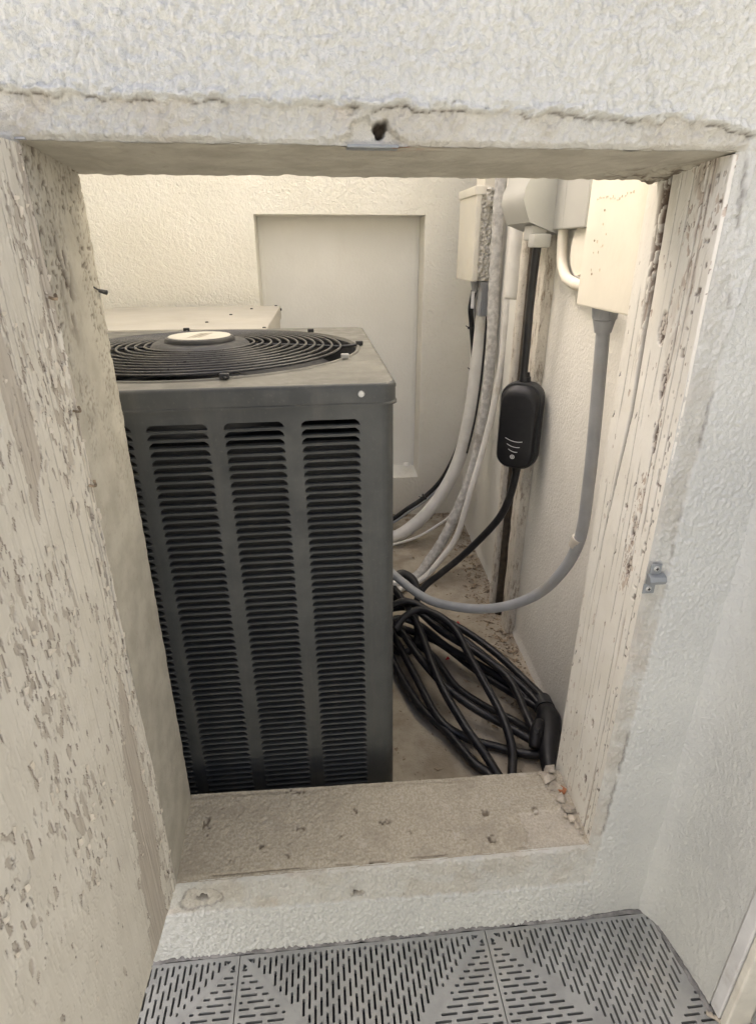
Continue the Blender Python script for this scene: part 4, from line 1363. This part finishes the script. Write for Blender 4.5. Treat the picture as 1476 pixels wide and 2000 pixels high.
# ------------------------------------------------------------------ CHARGING CABLE
ev = empty('charging_cable', (0.4, 0.7, 0.0), 'black car charging cable with control box, coiled on the yard floor', 'charging cable')
MB().rbox(0.533, 0.577, 0.84, 0.885, 1.205, 1.236, 0.005).build('plug', M['greybox'], ev, True)
MB().tube([(0.549, 0.86, 1.235), (0.550, 0.86, 1.210), (0.552, 0.87, 1.15), (0.554, 0.88, 1.063), (0.557, 0.885, 0.958), (0.558, 0.887, 0.90), (0.559, 0.888, 0.86)], 0.0105, 12, 6).build('supply_cord', M['rubber'], ev, 'all')
# control box
cb_c = Vector((0.560, 0.885, 0.742))
nrm = Vector((-0.58, -0.81, 0)).normalized()
side = Vector((-nrm.y, nrm.x, 0))           # to the right seen from the front
if side.dot(Vector((1, 0, 0))) < 0:
    side = -side


def cb(u, w_, d):                            # u right, w up, d out
    return cb_c + side * u * 1.06 + Vector((0, 0, w_)) + nrm * d


def outline(wd, ht, rad_t, rad_b, n=9):
    out = []
    for (cx_, cz_, a0, r_) in ((wd / 2 - rad_t, ht / 2 - rad_t, 0, rad_t), (-wd / 2 + rad_t, ht / 2 - rad_t, 90, rad_t), (-wd / 2 + rad_b, -ht / 2 + rad_b, 180, rad_b), (wd / 2 - rad_b, -ht / 2 + rad_b, 270, rad_b)):
        for i in range(n + 1):
            a = R(a0 + 90 * i / n)
            out.append((cx_ + r_ * math.cos(a), cz_ + r_ * math.sin(a)))
    return out


def loft(layers):
    m = MB()
    k = len(layers[0][0])
    v = []
    for ol, d, w_off in layers:
        v += [cb(u, z + w_off, d) for u, z in ol]
    f = [(a * k + i, a * k + (i + 1) % k, (a + 1) * k + (i + 1) % k, (a + 1) * k + i) for a in range(len(layers) - 1) for i in range(k)]
    f += [tuple(range(k))[::-1], tuple(range((len(layers) - 1) * k, len(layers) * k))]
    return m.add(v, f)


cbx = loft([(outline(0.094, 0.230, 0.036, 0.036), -0.034, 0), (outline(0.106, 0.246, 0.042, 0.042), -0.028, 0), (outline(0.112, 0.251, 0.046, 0.046), -0.012, 0), (outline(0.112, 0.251, 0.046, 0.046), 0.006, 0), (outline(0.106, 0.245, 0.042, 0.042), 0.016, 0)]).build('control_box', M['shell2'], ev, True)
loft([(outline(0.102, 0.238, 0.042, 0.042), 0.015, -0.001), (outline(0.100, 0.230, 0.038, 0.039), 0.026, -0.004), (outline(0.091, 0.214, 0.034, 0.036), 0.0335, -0.007), (outline(0.077, 0.196, 0.030, 0.032), 0.0355, -0.009)]).build('front_shell', M['shell'], cbx, True)
pr = MB()
D_ = 0.0362
for (wz, hw, sag) in ((-0.032, 0.0235, 0.005), (-0.049, 0.0180, 0.004), (-0.064, 0.0125, 0.003)):
    n_ = 10
    top = [cb(-0.002 + hw * (-1 + 2 * i / n_), wz - sag * (1 - (-1 + 2 * i / n_) ** 2) + 0.0010 + 0.003 * (1 - 2 * i / n_), D_) for i in range(n_ + 1)]
    bot = [p - Vector((0, 0, 0.0018)) for p in top]
    pr.add(top + bot, [(i, n_ + 1 + i, n_ + 2 + i, i + 1) for i in range(n_)])
for (r0, r1) in ((0.0045, 0.0062), (0.0012, 0.0028)):
    n_ = 20
    a_ = [cb(-0.002 + r0 * math.cos(2 * math.pi * i / n_), -0.0825 + r0 * math.sin(2 * math.pi * i / n_), D_) for i in range(n_)]
    b_ = [cb(-0.002 + r1 * math.cos(2 * math.pi * i / n_), -0.0825 + r1 * math.sin(2 * math.pi * i / n_), D_) for i in range(n_)]
    pr.add(a_ + b_, [(i, (i + 1) % n_, n_ + (i + 1) % n_, n_ + i) for i in range(n_)])
pr.build('printed_marks', M['print'], cbx)
gl_ = MB().cyl(cb(0, 0.120, -0.008), cb(0, 0.138, -0.008), 0.018, 0.0155, 12)
gl_.cyl(cb(0, 0.138, -0.008), cb(0, 0.150, -0.008), 0.013, 0.0115, 12)
gl_.build('strain_relief', M['shell'], cbx, True)
MB().cyl(cb(0, -0.120, -0.008), cb(0, -0.138, -0.008), 0.017, 0.0115, 12).build('strain_relief', M['shell'], cbx, True)

CR_ = 0.0115
strands = [
    # cord from the control box down into the heap, on through a hidden loop
    [(0.566, 0.89, 0.635), (0.566, 0.89, 0.606), (0.557, 0.90, 0.518), (0.538, 0.92, 0.441), (0.495, 0.95, 0.358), (0.437, 0.97, 0.279), (0.374, 0.98, 0.215), (0.323, 0.98, 0.169), (0.295, 0.96, 0.133), (0.284, 0.925, 0.09), (0.285, 0.88, 0.05), (0.262, 0.84, 0.02), (0.215, 0.84, 0.015), (0.175, 0.90, 0.02)],
    [(0.170, 1.04, 0.13), (0.192, 1.03, 0.16), (0.222, 0.985, 0.16), (0.272, 0.824, 0.13), (0.297, 0.594, 0.10), (0.336, 0.455, 0.07), (0.376, 0.373, 0.04), (0.399, 0.322, 0.018), (0.415, 0.28, 0.013), (0.40, 0.245, 0.012), (0.375, 0.27, 0.012), (0.378, 0.332, 0.014), (0.344, 0.371, 0.022), (0.301, 0.465, 0.028), (0.242, 0.571, 0.03), (0.20, 0.732, 0.03), (0.172, 0.88, 0.04)],
    [(0.170, 0.99, 0.06), (0.19, 0.95, 0.055), (0.212, 0.852, 0.05), (0.244, 0.682, 0.05), (0.283, 0.509, 0.04), (0.346, 0.454, 0.02), (0.417, 0.422, 0.013), (0.488, 0.386, 0.018), (0.53, 0.37, 0.03)],
    [(0.20, 0.80, 0.13), (0.235, 0.83, 0.155), (0.281, 0.84, 0.17), (0.336, 0.801, 0.17), (0.378, 0.747, 0.15), (0.398, 0.643, 0.13), (0.418, 0.551, 0.11), (0.437, 0.449, 0.09), (0.442, 0.372, 0.06), (0.427, 0.314, 0.03), (0.41, 0.26, 0.012), (0.44, 0.22, 0.012), (0.49, 0.24, 0.012)],
    [(0.19, 0.97, 0.09), (0.25, 0.965, 0.10), (0.314, 0.934, 0.10), (0.417, 0.842, 0.09), (0.501, 0.736, 0.07), (0.555, 0.617, 0.06), (0.585, 0.52, 0.06), (0.59, 0.46, 0.05), (0.56, 0.42, 0.04), (0.52, 0.43, 0.03)],
    [(0.18, 0.95, 0.05), (0.239, 0.917, 0.05), (0.347, 0.834, 0.045), (0.433, 0.697, 0.04), (0.506, 0.595, 0.04), (0.57, 0.505, 0.045), (0.585, 0.44, 0.04)],
    [(0.17, 0.97, 0.03), (0.222, 0.932, 0.03), (0.316, 0.794, 0.03), (0.364, 0.652, 0.02), (0.428, 0.564, 0.018), (0.493, 0.501, 0.018), (0.525, 0.44, 0.03)],
    [(0.19, 1.00, 0.12), (0.257, 0.937, 0.14), (0.343, 0.793, 0.12), (0.441, 0.69, 0.10), (0.503, 0.598, 0.08), (0.515, 0.465, 0.06), (0.52, 0.40, 0.05)],
    [(0.175, 0.86, 0.10), (0.22, 0.88, 0.115), (0.285, 0.86, 0.10), (0.36, 0.77, 0.075), (0.45, 0.68, 0.062), (0.53, 0.585, 0.05), (0.575, 0.50, 0.03)],
    [(0.17, 0.93, 0.10), (0.215, 0.86, 0.10), (0.262, 0.72, 0.085), (0.318, 0.60, 0.07), (0.385, 0.52, 0.055), (0.46, 0.455, 0.045), (0.515, 0.40, 0.04)],
    [(0.185, 0.90, 0.14), (0.245, 0.90, 0.165), (0.31, 0.865, 0.15), (0.39, 0.775, 0.115), (0.47, 0.68, 0.085), (0.545, 0.575, 0.06), (0.578, 0.48, 0.05)],
]
cabl = MB()
for s in strands:
    cabl.tube(s, CR_, 10, 8)
cabl.build('cable_coil', M['rubber'], ev, 'all')
# velcro band round the heap
vb = MB().tube([(0.215, 0.99, 0.20), (0.25, 1.01, 0.205), (0.285, 0.995, 0.185), (0.295, 0.965, 0.15)], 0.014, 10, 6)
vb.build('cable_strap', M['dark'], ev, 'all')
MB().rbox(0.212, 0.228, 0.955, 0.97, 0.192, 0.205, 0.003).build('strap_tag', M['print'], ev)
# the vehicle connector lying at the end of the coil: nozzle, body, trigger hump, handle
gun = MB()
gun.tube([(0.578, 0.500, 0.048), (0.573, 0.465, 0.052), (0.560, 0.425, 0.050), (0.543, 0.385, 0.044), (0.530, 0.345, 0.036), (0.522, 0.305, 0.028), (0.518, 0.26, 0.020)], 0.03, 16, 6, rs=[0.026, 0.032, 0.030, 0.026, 0.022, 0.018, 0.012])
gun.tube([(0.537, 0.440, 0.070), (0.517, 0.405, 0.062), (0.503, 0.378, 0.045)], 0.02, 12, 5, rs=[0.014, 0.019, 0.013])
gun.build('vehicle_connector', M['shell'], ev, 'all')
gn = MB().cyl((0.579, 0.505, 0.048), (0.583, 0.545, 0.046), 0.027, 0.025, 20)
gn.build('connector_nozzle', M['shell2'], ev, True)
MB().cyl((0.517, 0.402, 0.078), (0.511, 0.394, 0.085), 0.008, 0.006, 10).build('latch_button', M['shell2'], ev, True)

# ------------------------------------------------------------------ CHIPS AND DEBRIS
def rock(r_, seed, flat=0.5):
    rg = random.Random(seed)
    bm = bmesh.new()
    bmesh.ops.create_icosphere(bm, subdivisions=1, radius=r_)
    for v in bm.verts:
        k = rg.uniform(0.5, 1.5)
        v.co = Vector((v.co.x * k * rg.uniform(0.8, 1.2), v.co.y * k, v.co.z * k * flat))
    me = bpy.data.meshes.new('chip')
    bm.to_mesh(me)
    bm.free()
    return me


chips = [(0.428, 0.140, 0.014, 0), (0.437, 0.118, 0.013, 0), (0.447, 0.108, 0.009, 1), (0.440, 0.092, 0.011, 0), (0.444, 0.070, 0.012, 0), (0.447, 0.052, 0.009, 0), (0.436, 0.058, 0.006, 0), (0.449, 0.036, 0.007, 0), (0.428, 0.108, 0.006, 0), (0.452, 0.022, 0.005, 0), (0.421, 0.150, 0.008, 0), (0.438, 0.156, 0.012, 0), (0.441, 0.132, 0.007, 0), (0.434, 0.080, 0.005, 0)]
for i, (x, y, r_, br) in enumerate(chips):
    me = rock(r_, i, 0.55)
    me.materials.append(M['brick'] if br else M['chip'])
    o = bpy.data.objects.new('brick_chip' if br else 'plaster_chip', me)
    COL.objects.link(o)
    zz = ZB + y / TH * 0.011
    o.location = (x, y, zz + r_ * 0.42)
    o.rotation_euler = (random.uniform(-.4, .4), random.uniform(-.4, .4), random.uniform(0, 6))
    if br:
        tag(o, 'small orange brown brick chip among the rubble at the post foot', 'chip')
    else:
        tag(o, 'broken plaster chip on the sill at the foot of the wooden post', 'chip', 'plaster chips at the post foot')
deb = MB()
rg = random.Random(11)
for i in range(1700):
    y = rg.uniform(0.30, 1.92)
    x = rwx(y) - 0.012 - abs(rg.gauss(0, 0.055))
    if rg.random() < 0.22:
        x = rg.uniform(0.16, rwx(y))
    if rg.random() < 0.12:
        x, y = rg.uniform(0.15, 0.66), YB - abs(rg.gauss(0, 0.03)) - 0.004
    r_ = rg.uniform(0.0012, 0.0055) if rg.random() < 0.86 else rg.uniform(0.005, 0.013)
    a = rg.uniform(0, 6.28)
    el_ = rg.uniform(0.5, 2.0)
    v = []
    for k in range(4):
        t = a + k * math.pi / 2 + rg.uniform(-0.4, 0.4)
        q = r_ * (el_ if k % 2 else 1 / el_)
        v.append((x + q * math.cos(t), y + q * math.sin(t), rg.uniform(0.0005, r_ * 0.5)))
    v.append((x, y, r_ * rg.uniform(0.4, 0.9)))
    deb.add(v, [(0, 1, 4), (1, 2, 4), (2, 3, 4), (3, 0, 4), (3, 2, 1, 0)])
o = deb.build('floor_debris', M['debris'])
tag(o, 'crumbs of plaster, leaf litter and grit along the yard floor edge', 'debris', kind='stuff')
for i, (x, y, lab) in enumerate(((0.445, 0.99, 'small red petal lying in the debris near the coiled cable'), (0.37, 0.80, 'tiny red petal half hidden under the black cable strands'))):
    p = MB().add([(x - 0.008, y - 0.003, 0.004), (x, y - 0.007, 0.008), (x + 0.009, y, 0.004), (x + 0.002, y + 0.008, 0.010), (x, y, 0.002)], [(0, 1, 4), (1, 2, 4), (2, 3, 4), (3, 0, 4)])
    tag(p.build('petal', M['red']), lab, 'petal')
